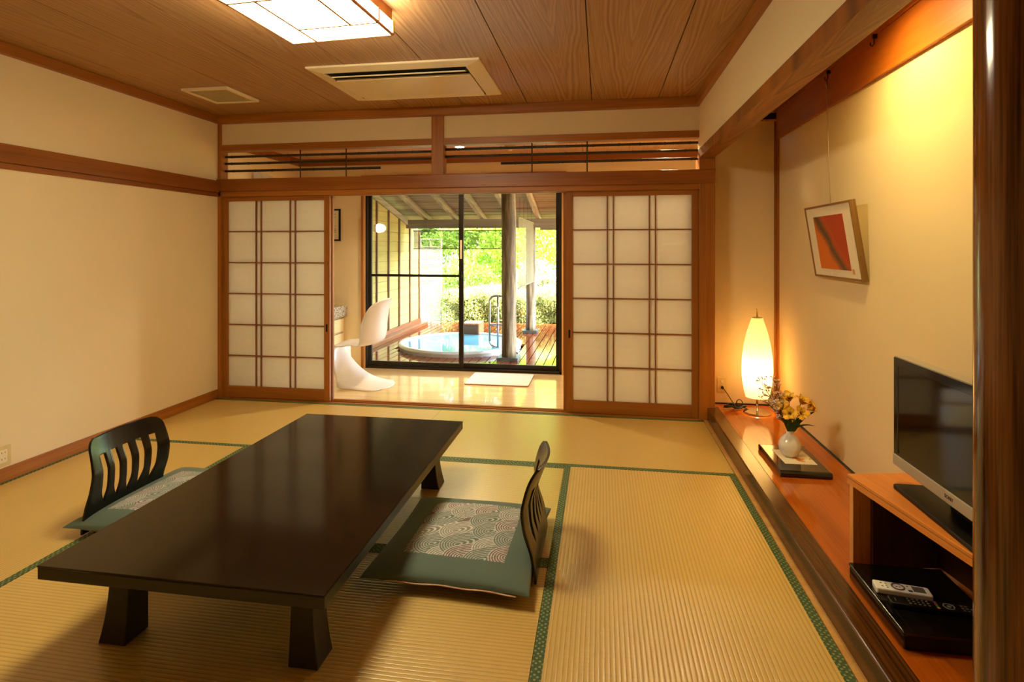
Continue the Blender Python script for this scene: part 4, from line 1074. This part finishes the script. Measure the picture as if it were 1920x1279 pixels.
def shell_chair():
    root = empty('shell_chair', (-2.30, 5.12, 0), 'white moulded one-piece cantilever chair on the veranda', 'chair', rz=R(0))
    # path of the centre line: f forward (towards -x), z, half width, edge shift f, edge shift z
    T = [(0.00,0.84,0.130,0.030,-0.020),(0.020,0.80,0.180,0.065,-0.010),(0.036,0.72,0.210,0.100,0.0),(0.050,0.62,0.222,0.125,0.0),(0.058,0.53,0.225,0.130,0.0),
         (0.078,0.450,0.225,0.120,-0.015),(0.140,0.410,0.225,0.090,0.000),(0.27,0.40,0.225,0.025,0.025),(0.36,0.405,0.228,0.0,0.0),(0.44,0.412,0.228,0.0,-0.012),
         (0.49,0.402,0.222,-0.005,-0.018),(0.508,0.375,0.205,-0.010,-0.018),(0.500,0.345,0.180,0.0,-0.06),(0.47,0.31,0.172,0.0,-0.18),(0.425,0.26,0.178,0.02,-0.235),
         (0.37,0.20,0.185,0.05,-0.19),(0.30,0.14,0.195,0.07,-0.135),(0.21,0.085,0.20,0.08,-0.082),(0.11,0.045,0.22,0.05,-0.042),(0.03,0.022,0.21,0.03,-0.020),(-0.03,0.004,0.17,0.06,-0.003)]
    def cr(i, t, k):
        p = [T[max(0,min(len(T)-1,i+d))][k] for d in (-1,0,1,2)]
        return 0.5*((2*p[1]) + (p[2]-p[0])*t + (2*p[0]-5*p[1]+4*p[2]-p[3])*t*t + (3*p[1]-p[0]-3*p[2]+p[3])*t**3)
    rows = [(i, s/3) for i in range(len(T)-1) for s in range(3)] + [(len(T)-2, 1.0)]
    NV = 20; V = []; F = []
    for (i, t) in rows:
        f, z, hw, ef, ez = [cr(i, t, k) for k in range(5)]
        for j in range(NV+1):
            s = 2*j/NV-1; q = abs(s)**2.6
            V.append((0.31 - (f + ef*q), s*hw, max(0.006, z + ez*q)))
    for i in range(len(rows)-1):
        for j in range(NV): a = i*(NV+1)+j; F.append((a, a+1, a+NV+2, a+NV+1))
    o = part('moulded_shell', MB().add(V, F), plain('white_gloss_plastic', lin(244, 240, 238), 0.25, noise=0.01), root, world=False, smooth=True)
    s = o.modifiers.new('solid', 'SOLIDIFY'); s.thickness = 0.011; s.offset = 0
    root.rotation_euler = (0, 0, R(-3))
shell_chair()
# things in the veranda's ceiling
for i, (x, y, lab) in enumerate(((-1.352, 5.30, 'lit recessed downlight seen through the bamboo transom beside the post'), (0.55, 4.88, 'lit recessed downlight of the veranda near the alcove'),)):
    root = empty('downlight', (x, y, ZV), lab, 'downlight', group='veranda downlights')
    part('ring', MB().lathe([(0.042, -0.006), (0.056, -0.004), (0.056, 0.0)], 28, (x, y, ZV)), M['white_plastic'], root)
    part('bulb', MB().lathe([(0.040, -0.009), (0.041, -0.006)], 28, (x, y, ZV)), glow('downlight_bulb', (1, 0.78, 0.46, 1), 25), root)
    ld = bpy.data.lights.new('downlight_lamp', 'SPOT'); ld.energy = DOWN_W if i != 1 else DOWN_W*0.8; ld.color = (1, 0.80, 0.50); ld.spot_size = R(150); ld.spot_blend = 0.8; ld.shadow_soft_size = 0.04
    lo = link(bpy.data.objects.new('downlight_lamp', ld), root); lo.location = (0, 0, -0.012)
sm = empty('smoke_detector', (-0.855, 5.30, ZV), 'round beige smoke detector on the veranda ceiling', 'detector')
part('body', MB().lathe([(0.03, -0.045), (0.05, -0.035), (0.055, -0.012), (0.06, 0.0)], 28, (-0.855, 5.30, ZV)), plain('detector_beige', lin(206, 168, 110), 0.5), sm, smooth=False)
part('sensor', MB().lathe([(0.016, -0.056), (0.018, -0.045)], 20, (-0.855, 5.30, ZV)), M['white_plastic'], sm)
hd = empty('wall_hood_lamp', (XL, 5.23, 1.90), 'white slanted hood high on the veranda wall seen through the transom', 'hood')
hb, ht = 1.90, 2.065
part('hood', MB().add([(XL, 4.97, hb), (XL+0.22, 4.97, hb), (XL+0.22, 5.50, hb), (XL, 5.50, hb), (XL, 5.00, ht), (XL+0.03, 5.00, ht), (XL+0.03, 5.14, ht), (XL, 5.14, ht)], [(0,3,2,1),(4,5,6,7),(0,1,5,4),(1,2,6,5),(2,3,7,6),(3,0,4,7)]), M['white_plastic'], hd, bevel=0.004)
part('hood_trim', MB().box((XL, 4.97, hb-0.015), (XL+0.22, 5.50, hb)), M['steel'], hd)

# ------------------------------------------------------------------ terrace outside
ZD = -0.10
dk_w = wood('wet_red_deck', lin(120, 50, 20), lin(150, 72, 34), 'Y', 0.06, 0.6, coat=0.0, bmp=0.05)
TX, TY, TR = -2.0, 7.90, 0.885
dk = structure('deck', MB().box((-3.6, YW+0.1, ZD-0.35), (4.2, 10.45, ZD-0.10)), M['dark_gap'], 'wet reddish timber deck of the terrace', 'deck')
x = -3.6; bwd = 0.104
while x < 4.1:
    xc = x+bwd/2
    segs = [(YW+0.1, 10.45)]
    dx = abs(xc-TX) - bwd/2
    if dx < TR-0.035:
        h = math.sqrt((TR-0.035)**2 - max(0, dx)**2); segs = [(YW+0.1, TY-h), (TY+h, 10.45)]
    for a, b in segs:
        part('deck_board', MB().box((x+0.0055, a, ZD-0.03), (x+bwd-0.0055, b, ZD)), dk_w, dk, origin=(xc, (a+b)/2, ZD))
    x += bwd
def tub():
    root = empty('hot_tub', (TX, TY, ZD), 'round white outdoor bathtub full of pale blue water', 'bathtub')
    white = plain('tub_white', lin(206, 208, 200), 0.2, noise=0.01)
    n = 72
    prof = [(TR-0.018, -0.20), (TR-0.016, 0.030), (TR-0.002, 0.036), (TR+0.002, 0.055), (TR-0.006, 0.070), (TR-0.03, 0.076), (TR-0.07, 0.072), (TR-0.09, 0.055), (TR-0.10, 0.0)]
    part('rim', MB().lathe([(r, z+ZD) for r, z in prof], n, (TX, TY, 0), cap=False), white, root, smooth=True)
    blue = plain('tub_blue', lin(150, 214, 226), 0.3, noise=0.03, nscale=3)
    bowl = [(TR-0.099, 0.01), (TR-0.12, -0.25), (TR-0.20, -0.45), (0.02, -0.48)]
    part('basin', MB().lathe([(r, z+ZD) for r, z in bowl], n, (TX, TY, 0), cap=False), blue, root, smooth=True, label='pale blue basin')
    m, t, b = newmat('bath_water'); b.inputs['Base Color'].default_value = lin(128, 198, 216)
    b.inputs['Roughness'].default_value = 0.03; b.inputs['IOR'].default_value = 1.33
    tc = N(t, 'ShaderNodeTexCoord'); nz = N(t, 'ShaderNodeTexNoise'); nz.inputs['Scale'].default_value = 3; t.links.new(tc.outputs['Object'], nz.inputs[0])
    bump(t, b, nz.outputs[0], 0.05, 0.02)
    ring = [(TX+(TR-0.094)*math.cos(2*math.pi*k/n), TY+(TR-0.094)*math.sin(2*math.pi*k/n), ZD+0.05) for k in range(n)]
    part('water', MB().add(ring, [tuple(range(n))]), m, root, label='milky pale blue bath water')
tub()
def spout():
    x0, x1, y0, y1, z0, z1 = -2.185, -1.895, 8.66, 9.02, ZD+0.02, 0.125
    root = empty('water_spout_box', ((x0+x1)/2, (y0+y1)/2, ZD), 'wooden water spout box at the far rim of the bathtub', 'spout')
    wm = wood('spout_wood', lin(150, 92, 52), lin(186, 124, 78), 'Y', 0.5)
    for k in range(4):
        w = (x1-x0)/4
        part('top_plank', MB().box((x0+k*w+0.002, y0, z1-0.02), (x0+(k+1)*w-0.002, y1, z1)), wm, root, bevel=0.002)
    for x in (x0, x1-0.02): part('side_board', MB().box((x, y0, z0), (x+0.02, y1, z1-0.02)), wm, root, bevel=0.002)
    part('back_board', MB().box((x0+0.02, y1-0.02, z0-0.02), (x1-0.02, y1, z1-0.02)), wm, root)
    part('front_board', MB().box((x0+0.02, y0+0.004, z0+0.02), (x1-0.02, y0+0.02, z1-0.02)), wood('spout_dark', lin(60, 44, 28), lin(90, 66, 42), 'X', 0.5), root, label='dark front board')  # front board in darker wood tones than the rest
spout()
def handrail():
    root = empty('tub_handrail', (-1.42, 7.72, ZD), 'looped stainless steel grab rail beside the bathtub', 'handrail')
    y = 7.60; xl, xr = -1.515, -1.40
    loop = [(xr+0.13, y, 0.655), (xr-0.02, y, 0.655)]
    for k in range(7):
        a = R(90 + 15*k); loop.append((xl+0.075+0.075*math.cos(a), y, 0.58+0.075*math.sin(a)))
    loop += [(xl, y, 0.3), (xl, y, 0.05)]
    for k in range(7):
        a = R(180 + 15*k); loop.append((xl+0.10+0.10*math.cos(a), y, 0.05+0.10*math.sin(a)))
    loop.append((xr, y, -0.05))
    part('loop_tube', MB().tube(loop, 0.0155, 12), M['steel'], root, smooth=True)
    part('post', MB().tube([(xr, y, ZD), (xr, y, 0.3), (xr, y, 0.655)], 0.0155, 12), M['steel'], root, smooth=True)
    part('post', MB().tube([(xr+0.22, y, ZD), (xr+0.22, y, 0.58), (xr+0.20, y, 0.635), (xr+0.13, y, 0.655)], 0.0155, 12), M['steel'], root, smooth=True)
    part('cross_tube', MB().tube([(xl, y, 0.262), (xr+0.22, y, 0.262)], 0.0145, 12), M['steel'], root, smooth=True)
    part('foot_plate', MB().rbox((xr-0.10, y-0.09, ZD), (xr+0.30, y+0.08, ZD+0.012), 0.02), M['steel'], root, bevel=0.002)
handrail()

def log_mat():
    m, t, b = newmat('weathered_log'); b.inputs['Roughness'].default_value = 0.7
    tc = N(t, 'ShaderNodeTexCoord'); mp = N(t, 'ShaderNodeMapping'); mp.inputs['Scale'].default_value = (16, 16, 1.6); t.links.new(tc.outputs['Object'], mp.inputs[0])
    nz = N(t, 'ShaderNodeTexNoise'); nz.inputs['Scale'].default_value = 1.4; nz.inputs['Detail'].default_value = 6; t.links.new(mp.outputs[0], nz.inputs[0])
    t.links.new(ramp(t, nz.outputs[0], [(0.3, lin(56, 44, 28)), (0.5, lin(104, 90, 64)), (0.7, lin(150, 136, 106))]), b.inputs['Base Color'])
    bump(t, b, nz.outputs[0], 0.5, 0.01); return m
M['log'] = log_mat()
M['stone'] = plain('dark_plinth_stone', lin(62, 64, 60), 0.4, noise=0.2)
def log_pillar(x, y, r, ztop, label):
    root = empty('log_pillar', (x, y, ZD), label, 'pillar')
    rr = random.Random(int(y*10)); n = 26; seg = 24; V = []
    knots = [(rr.uniform(0, 6.28), rr.uniform(0.2, 0.95)*ztop, rr.uniform(0.5, 1)) for _ in range(6)]
    for i in range(n+1):
        z = ZD+0.045 + (ztop-ZD-0.045)*i/n
        for k in range(seg):
            a = 2*math.pi*k/seg
            q = r*(1+0.03*math.sin(3*a+z*2)+0.02*math.sin(z*5+a))
            for (ka, kz, ks) in knots:
                da = (a-ka+math.pi) % (2*math.pi) - math.pi
                q += 0.016*ks*math.exp(-(da*r/0.035)**2-((z-kz)/0.05)**2)
            V.append((x+q*math.cos(a), y+q*math.sin(a), z))
    F = [(i*seg+k, i*seg+(k+1)%seg, (i+1)*seg+(k+1)%seg, (i+1)*seg+k) for i in range(n) for k in range(seg)]
    F += [tuple(range(seg-1,-1,-1)), tuple(n*seg+k for k in range(seg))]
    part('trunk', MB().add(V, F), M['log'], root, smooth=True)
    part('plinth', MB().box((x-r*1.45, y-r*1.45, ZD), (x+r*1.45, y+r*1.45, ZD+0.045)), M['stone'], root, bevel=0.006, label='dark stone plinth')
def roof_z(y): return 1.80 + 0.23*(9.36-y)
log_pillar(-1.155, 7.04, 0.092, roof_z(7.04)-0.002, 'thick knotty log pillar nearest to the garden window')
log_pillar(-1.165, 9.36, 0.082, 1.655, 'thinner log pillar at the far edge of the deck')

grey_y = wood('weathered_rafter', lin(140, 128, 100), lin(184, 172, 140), 'Y', 0.7, 1.0)
grey_x = wood('weathered_beam', lin(98, 86, 66), lin(128, 114, 90), 'X', 0.7, 1.0)
board_x = wood('weathered_boards', lin(112, 98, 72), lin(172, 158, 124), 'X', 0.75, 0.6)
rf = empty('terrace_roof', (0.0, 8.0, roof_z(8.0)), 'sloping timber roof with rafters over the terrace', 'roof', kind='structure')
sl = math.atan(0.23)
rot = Euler((-sl, 0, 0)).to_matrix()
def along(y): return roof_z(y)
k = 0
y = YW+0.12
while y < 9.72:
    y1 = y+0.172
    vs = []
    lo_ = 0.004 if k % 2 else 0.0
    for (yy) in (y, y1-0.004):
        zz = roof_z(yy)+0.092+lo_
        vs += [(-3.75, yy, zz), (3.2, yy, zz), (3.2, yy, zz+0.014), (-3.75, yy, zz+0.014)]
    part('roof_board', MB().add(vs, [(0,1,5,4),(1,2,6,5),(2,3,7,6),(3,0,4,7),(0,3,2,1),(4,5,6,7)]), board_x, rf, origin=(0.0, y, roof_z(y)))
    y = y1; k += 1
vs = []
for yy in (YW+0.1, 9.90):
    zz = roof_z(yy)+0.115
    vs += [(-3.8, yy, zz), (3.25, yy, zz), (3.25, yy, zz+0.02), (-3.8, yy, zz+0.02)]
part('roof_cover', MB().add(vs, [(0,1,5,4),(1,2,6,5),(2,3,7,6),(3,0,4,7),(0,3,2,1),(4,5,6,7)]), plain('roof_felt', lin(70, 66, 60), 0.9), rf)
for x in (-3.47, -2.98, -2.47, -1.99, -1.51, -1.045, -0.565, -0.08, 0.41, 0.9, 1.39, 1.88, 2.37, 2.86):
    vs = []
    for yy in (YW+0.1, 9.82):
        zz = roof_z(yy)
        vs += [(x-0.032, yy, zz), (x+0.032, yy, zz), (x+0.032, yy, zz+0.092), (x-0.032, yy, zz+0.092)]
    part('rafter', MB().add(vs, [(0,1,5,4),(1,2,6,5),(2,3,7,6),(3,0,4,7),(0,3,2,1),(4,5,6,7)]), grey_y, rf, origin=(x, 8, roof_z(8)))
part('eaves_beam', MB().box((-3.5, 9.30, 1.655), (3.1, 9.42, 1.80)), grey_x, rf, bevel=0.004)
part('eaves_post', MB().box((2.90, 9.30, ZD-0.1), (3.02, 9.42, 1.655)), grey_x, rf)
part('eaves_strip', MB().box((-1.0, 9.30, 1.615), (3.1, 9.34, 1.655)), grey_x, rf)

# boarded fence on the left of the terrace
FX = -3.32
fc_ = empty('boarded_fence', (FX, 8.0, ZD), 'tall yellow boarded fence with dark battens along the terrace', 'fence')
fb = wood('yellow_fence_board', lin(166, 146, 74), lin(190, 170, 96), 'Y', 0.6, 0.7)
bt = wood('fence_batten', lin(92, 66, 40), lin(118, 86, 54), 'Z', 0.6)
ys = [6.05, 6.54, 7.02, 7.51, 7.995, 8.467, 8.944, 9.474, 9.98]
for a, b in zip(ys[:-1], ys[1:]):
    zt = roof_z(b)-0.0; z = 0.02
    while z < zt-0.02:
        z1 = min(z+0.155, zt)
        part('fence_board', MB().box((FX-0.018-random.uniform(0, 0.003), a+0.012, z+0.002), (FX-random.uniform(0, 0.003), b-0.012, z1-0.002)), fb, fc_, origin=(FX, a, z))
        z = z1
vs = []
for yy in (6.0, 10.0):
    zz = roof_z(yy)
    vs += [(FX-0.034, yy, 0.0), (FX-0.024, yy, 0.0), (FX-0.024, yy, zz), (FX-0.034, yy, zz)]
part('light_stop_sheet', MB().add(vs, [(0,1,5,4),(1,2,6,5),(2,3,7,6),(3,0,4,7),(0,3,2,1),(4,5,6,7)]), bt, fc_)  # added behind the boards to stop light leaking through their gaps
for y in ys:
    part('batten', MB().box((FX-0.02, y-0.022, 0.0), (FX+0.022, y+0.022, roof_z(y)-0.004)), bt, fc_, bevel=0.002)
vs = []
for yy in (6.0, 9.30):
    zz = roof_z(yy)
    vs += [(FX-0.03, yy, zz-0.10), (FX+0.03, yy, zz-0.10), (FX+0.03, yy, zz-0.004), (FX-0.03, yy, zz-0.004)]
part('top_rail', MB().add(vs, [(0,1,5,4),(1,2,6,5),(2,3,7,6),(3,0,4,7),(0,3,2,1),(4,5,6,7)]), grey_y, fc_)
red_y = wood('red_ledge', lin(120, 66, 36), lin(150, 90, 52), 'Y', 0.35)
part('base_ledge', MB().box((FX-0.02, 6.0, ZD), (FX+0.16, 10.02, ZD+0.06)), red_y, fc_, bevel=0.004)
part('base_rail', MB().box((FX-0.03, 6.0, ZD+0.06), (FX+0.03, 10.02, 0.018)), red_y, fc_, bevel=0.003)
wl = empty('terrace_wall_lamp', (FX+0.02, 7.97, 1.61), 'glowing white lamp mounted on the yellow fence', 'lamp')
part('base_plate', MB().rbox((FX+0.0, 7.90, 1.555), (FX+0.035, 8.04, 1.665), 0.02, 4, 'x'), M['white_plastic'], wl)
gl = MB()
for i in range(9):
    pass
gl.add([], [])
def globe(u, v):
    a = 2*math.pi*u; t = v
    r = 0.072*math.sin(math.pi*(0.5+0.5*t)) if False else 0.072*math.sqrt(max(0, 1-t**2.6))
    return (FX+0.035+0.12*t, 7.97+r*math.cos(a), 1.61+r*0.92*math.sin(a))
gl.grid(globe, 24, 12)
part('globe', gl, glow('terrace_globe', (1, 0.86, 0.55, 1), 3.0), wl, smooth=True)

# hanging reed blinds
reed = plain('reed', lin(84, 72, 44), 0.7, noise=0.3, nscale=60)
reed_pale = translucent('pale_reed', lin(158, 152, 120), 0.4, 0.7, noise=0.1)
def blind(name, axis, c0, c1, fixed, z0, z1, pitch, th, mat, label, cords, topz):
    root = empty(name, ((c0+c1)/2 if axis == 'x' else fixed, fixed if axis == 'x' else (c0+c1)/2, z0), label, 'blind')
    mb = MB(); z = z0
    while z < z1:
        a, b = (c0, fixed-0.0015, z), (c1, fixed+0.0015, z+th)
        if axis == 'y': a, b = (fixed-0.0015, c0, z), (fixed+0.0015, c1, z+th)
        mb.box(a, b); z += pitch
    part('reeds', mb, mat, root, kind='stuff')
    for zz in (z0-0.012, z1):
        a, b = (c0-0.01, fixed-0.008, zz), (c1+0.01, fixed+0.008, zz+0.016)
        if axis == 'y': a, b = (fixed-0.008, c0-0.01, zz), (fixed+0.008, c1+0.01, zz+0.016)
        part('end_rod', MB().box(a, b), mat, root, bevel=0.003)
    for c in cords:
        p = (c, fixed-0.004) if axis == 'x' else (fixed-0.004, c)
        part('cord', MB().tube([(p[0], p[1], z0), (p[0], p[1], z1)], 0.002, 5), M['dark_metal'] if axis == 'x' else reed_pale, root)
        part('hanger', MB().tube([(p[0], p[1], z1), (p[0], p[1], topz)], 0.002, 5), M['dark_metal'], root)
blind('reed_blind', 'x', -3.17, -1.60, 9.27, 1.305, 1.60, 0.0080, 0.0056, reed, 'brown reed blind half lowered under the eaves beam', [-2.9, -2.5, -2.1, -1.75], 1.655)
blind('reed_blind', 'y', 7.16, 8.78, -1.05, 0.80, 1.70, 0.0075, 0.0050, reed_pale, 'pale reed blind hanging between the two log pillars', [7.3, 7.7, 8.1, 8.55], 1.98)

# white slatted screen past the fence
scr = empty('slatted_screen', (-3.35, 10.75, -0.2), 'pale slatted screen panel beyond the end of the fence', 'screen')
ws = plain('pale_slat', lin(140, 132, 100), 0.6)
sl_ = MB(); z = -0.2
while z < 1.32:
    sl_.box((-3.53, 10.74, z), (-3.12, 10.755, z+0.022)); z += 0.034
part('slats', sl_, ws, scr, kind='stuff')
for x in (-3.54, -3.335, -3.12): part('post', MB().box((x-0.012, 10.755, -0.3), (x+0.012, 10.785, 1.50)), plain('screen_post', lin(150, 130, 90), 0.6) if x == -3.335 else ws, scr)
for z in (1.33, 1.48): part('rail', MB().box((-3.53, 10.74, z), (-3.12, 10.77, z+0.022)), ws, scr)

# ------------------------------------------------------------------ garden
gm = plain('garden_soil', lin(120, 116, 62), 0.9, noise=0.4, nscale=3)
structure('ground', MB().box((-25, 5.95, -0.6), (25, 45, -0.46)), gm, 'garden ground beyond the deck', 'ground')
def leaf_material(name, c1, c2, tr=0.35, sc=7):
    m, t, b = newmat(name); b.inputs['Roughness'].default_value = 0.45; b.inputs['Specular IOR Level'].default_value = 0.4
    tc = N(t, 'ShaderNodeTexCoord'); nz = N(t, 'ShaderNodeTexNoise'); nz.inputs['Scale'].default_value = sc; nz.inputs['Detail'].default_value = 4
    t.links.new(tc.outputs['Object'], nz.inputs[0]); c = ramp(t, nz.outputs[0], [(0.32, c1), (0.68, c2)])
    t.links.new(c, b.inputs['Base Color']); tl = N(t, 'ShaderNodeBsdfTranslucent'); t.links.new(c, tl.inputs[0])
    mx = N(t, 'ShaderNodeMixShader'); mx.inputs[0].default_value = tr
    t.links.new(b.outputs[0], mx.inputs[1]); t.links.new(tl.outputs[0], mx.inputs[2]); t.links.new(mx.outputs[0], t.nodes['Material Output'].inputs[0])
    return m
LM = {'hedge': leaf_material('hedge_leaf', lin(120, 128, 60), lin(206, 208, 136)),
      'lime': leaf_material('lime_leaf', lin(110, 150, 26), lin(182, 208, 60)),
      'pale': leaf_material('pale_leaf', lin(150, 170, 90), lin(222, 228, 168)),
      'dark': leaf_material('dark_leaf', lin(44, 74, 22), lin(96, 124, 46)),
      'mid': leaf_material('mid_leaf', lin(84, 120, 30), lin(146, 176, 58))}
def leaf_cloud(pts, nrm, size, aspect, mat, name, off, droop=0.4):
    n = len(pts)
    d = rng.normal(size=(n, 3)); d[:, 2] -= droop; d += nrm*0.6; d /= np.linalg.norm(d, axis=1, keepdims=True)
    s = np.cross(d, rng.normal(size=(n, 3))); s /= np.linalg.norm(s, axis=1, keepdims=True)
    L = size*rng.uniform(0.65, 1.3, (n, 1)); Wd = L*aspect
    v = np.empty((n, 4, 3)); v[:, 0] = pts; v[:, 1] = pts+d*L*0.5+s*Wd*0.5; v[:, 2] = pts+d*L; v[:, 3] = pts+d*L*0.5-s*Wd*0.5
    v -= np.array(off)
    me = bpy.data.meshes.new(name); me.vertices.add(4*n); me.vertices.foreach_set('co', v.astype(np.float32).ravel())
    me.loops.add(4*n); me.loops.foreach_set('vertex_index', np.arange(4*n, dtype=np.int32))
    me.polygons.add(n); me.polygons.foreach_set('loop_start', np.arange(0, 4*n, 4, dtype=np.int32)); me.polygons.foreach_set('loop_total', np.full(n, 4, dtype=np.int32))
    me.materials.append(mat); me.update(calc_edges=True); me.validate(); return me
def blob(n, c, rad, clumps, spread):
    k = rng.normal(size=(clumps, 3)); k /= np.linalg.norm(k, axis=1, keepdims=True)
    k *= rng.uniform(0.55, 1.0, (clumps, 1))
    i = rng.integers(0, clumps, n)
    g = rng.normal(size=(n, 3)); g /= np.linalg.norm(g, axis=1, keepdims=True); g *= rng.uniform(0.5, 1.0, (n, 1))
    loc = k[i]*np.array(rad) + g*spread
    nr = loc/np.linalg.norm(loc, axis=1, keepdims=True)
    return loc+np.array(c), nr
def bush(name, c, rad, n, size, aspect, mat, label, cat, clumps=60, spread=0.25, trunk=True, group=None):
    base = (c[0], c[1], -0.46)
    root = empty(name, base, label, cat, group=group)
    p, nr = blob(n, c, rad, clumps, spread)
    keep = p[:, 2] > -0.45; p, nr = p[keep], nr[keep]
    me = leaf_cloud(p, nr, size, aspect, LM[mat], 'foliage', base)
    o = share('foliage', me, root, (0, 0, 0)); o['kind'] = 'stuff'
    if trunk:
        mb = MB()
        mb.tube([base, (c[0]+0.05, c[1], (base[2]+c[2])/2), (c[0], c[1], c[2]+rad[2]*0.4)], [max(0.03, rad[0]*0.055), max(0.025, rad[0]*0.045), 0.02], 10)
        for a in range(6):
            t = R(60*a+20); s = Vector((c[0], c[1], c[2]-rad[2]*0.5)); e = s + Vector((math.cos(t)*rad[0]*0.7, math.sin(t)*rad[1]*0.7, rad[2]*0.8))
            mb.tube([s, (s+e)/2+Vector((0,0,0.05)), e], [0.03, 0.02, 0.008], 7)
        part('branches', mb, plain('bark', lin(90, 72, 50), 0.8, noise=0.3), root, smooth=True)
    return root
# clipped hedge along the deck
def hedge(x0, x1, y0, y1, ztop, n, label):
    base = ((x0+x1)/2, (y0+y1)/2, -0.46); root = empty('clipped_hedge', base, label, 'hedge')
    p = np.empty((n, 3)); nr = np.zeros((n, 3))
    side = rng.random(n) < 0.62
    p[:, 0] = rng.uniform(x0, x1, n)
    zz = rng.uniform(-0.45, ztop, n); depth = np.abs(rng.normal(0, 0.06, n))
    wob = 0.05*np.sin(p[:, 0]*5)+0.04*np.sin(p[:, 0]*11+zz*7)
    p[:, 1] = np.where(side, y0+depth+wob, rng.uniform(y0, y1, n)); p[:, 2] = np.where(side, zz, ztop-depth+wob*0.8)
    edge = np.clip((p[:, 2]-(ztop-0.12))/0.12, 0, 1)**2*0.08
    p[:, 1] += np.where(side, edge, 0)
    nr[:, 1] = np.where(side, -1, 0); nr[:, 2] = np.where(side, 0.2, 1)
    o = share('foliage', leaf_cloud(p, nr, 0.075, 0.28, LM['hedge'], 'foliage', base, 0.1), root, (0, 0, 0)); o['kind'] = 'stuff'
    st = MB()
    for k in range(60):
        x = x0+(x1-x0)*(k+0.5)/60; st.tube([(x, (y0+y1)/2, -0.46), (x+0.03, (y0+y1)/2, ztop-0.15)], 0.012, 5)
    o = part('stems', st, plain('hedge_stem', lin(96, 84, 44), 0.8), root, kind='stuff')
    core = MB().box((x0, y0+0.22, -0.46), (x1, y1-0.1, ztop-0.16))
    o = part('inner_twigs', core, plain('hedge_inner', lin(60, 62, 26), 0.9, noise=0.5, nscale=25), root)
hedge(-3.05, 3.4, 10.62, 12.0, 0.46, 42000, 'low clipped pale green hedge along the far edge of the deck')
bush('lime_shrub', (-1.95, 14.2, 1.0), (1.5, 1.3, 1.45), 16000, 0.10, 0.45, 'lime', 'bright lime green shrub behind the middle of the hedge', 'shrub', 90, 0.32)
bush('lime_shrub', (-3.9, 14.6, 0.7), (1.1, 1.2, 1.2), 9000, 0.10, 0.45, 'mid', 'mid green shrub behind the pale slatted screen', 'shrub', 60, 0.30)
bush('pale_shrub', (0.10, 12.9, 0.75), (1.0, 0.9, 0.95), 12000, 0.085, 0.40, 'pale', 'pale leafy shrub behind the thinner log pillar', 'shrub', 70, 0.25)
bush('pale_shrub', (1.9, 13.4, 0.7), (1.1, 0.9, 0.9), 6000, 0.09, 0.42, 'pale', 'pale leafy shrub at the alcove side of the garden', 'shrub', 60, 0.25)
bush('pale_shrub', (-1.3, 12.7, 0.42), (0.8, 0.6, 0.55), 7000, 0.08, 0.40, 'pale', 'low pale shrub rising just behind the hedge middle', 'shrub', 50, 0.2)
bush('pale_shrub', (-3.0, 12.8, 0.4), (0.75, 0.5, 0.55), 6000, 0.08, 0.40, 'mid', 'low green shrub behind the hedge beside the slatted screen', 'shrub', 50, 0.2)
bush('garden_tree', (-4.3, 17.0, 2.6), (2.2, 1.8, 1.7), 9000, 0.15, 0.45, 'dark', 'dark green tree behind the slatted screen', 'tree', 90, 0.5)
bush('garden_tree', (-1.0, 18.5, 2.7), (2.4, 1.8, 2.1), 11000, 0.15, 0.45, 'mid', 'mid green tree behind the lime shrub', 'tree', 90, 0.5)
bush('garden_tree', (1.2, 16.6, 2.0), (1.7, 1.6, 1.9), 10000, 0.13, 0.45, 'mid', 'bright green tree beyond the pale shrubs', 'tree', 90, 0.4)
bush('garden_tree', (-7.2, 19.5, 3.0), (2.6, 2.0, 2.6), 8000, 0.17, 0.45, 'dark', 'dark tree farthest toward the fence side', 'tree', 90, 0.5)
bush('garden_tree', (4.2, 18.5, 2.4), (2.4, 2.0, 2.4), 9000, 0.16, 0.45, 'mid', 'mid green tree farthest toward the alcove side', 'tree', 90, 0.5)
bush('garden_tree', (-3.0, 22.5, 3.4), (3.0, 2.0, 3.2), 10000, 0.2, 0.45, 'dark', 'tall dark evergreen at the back of the garden', 'tree', 100, 0.6)
bush('garden_tree', (1.6, 23.0, 3.2), (3.0, 2.0, 3.2), 10000, 0.2, 0.45, 'dark', 'tall dark evergreen behind the bright green tree', 'tree', 100, 0.6)
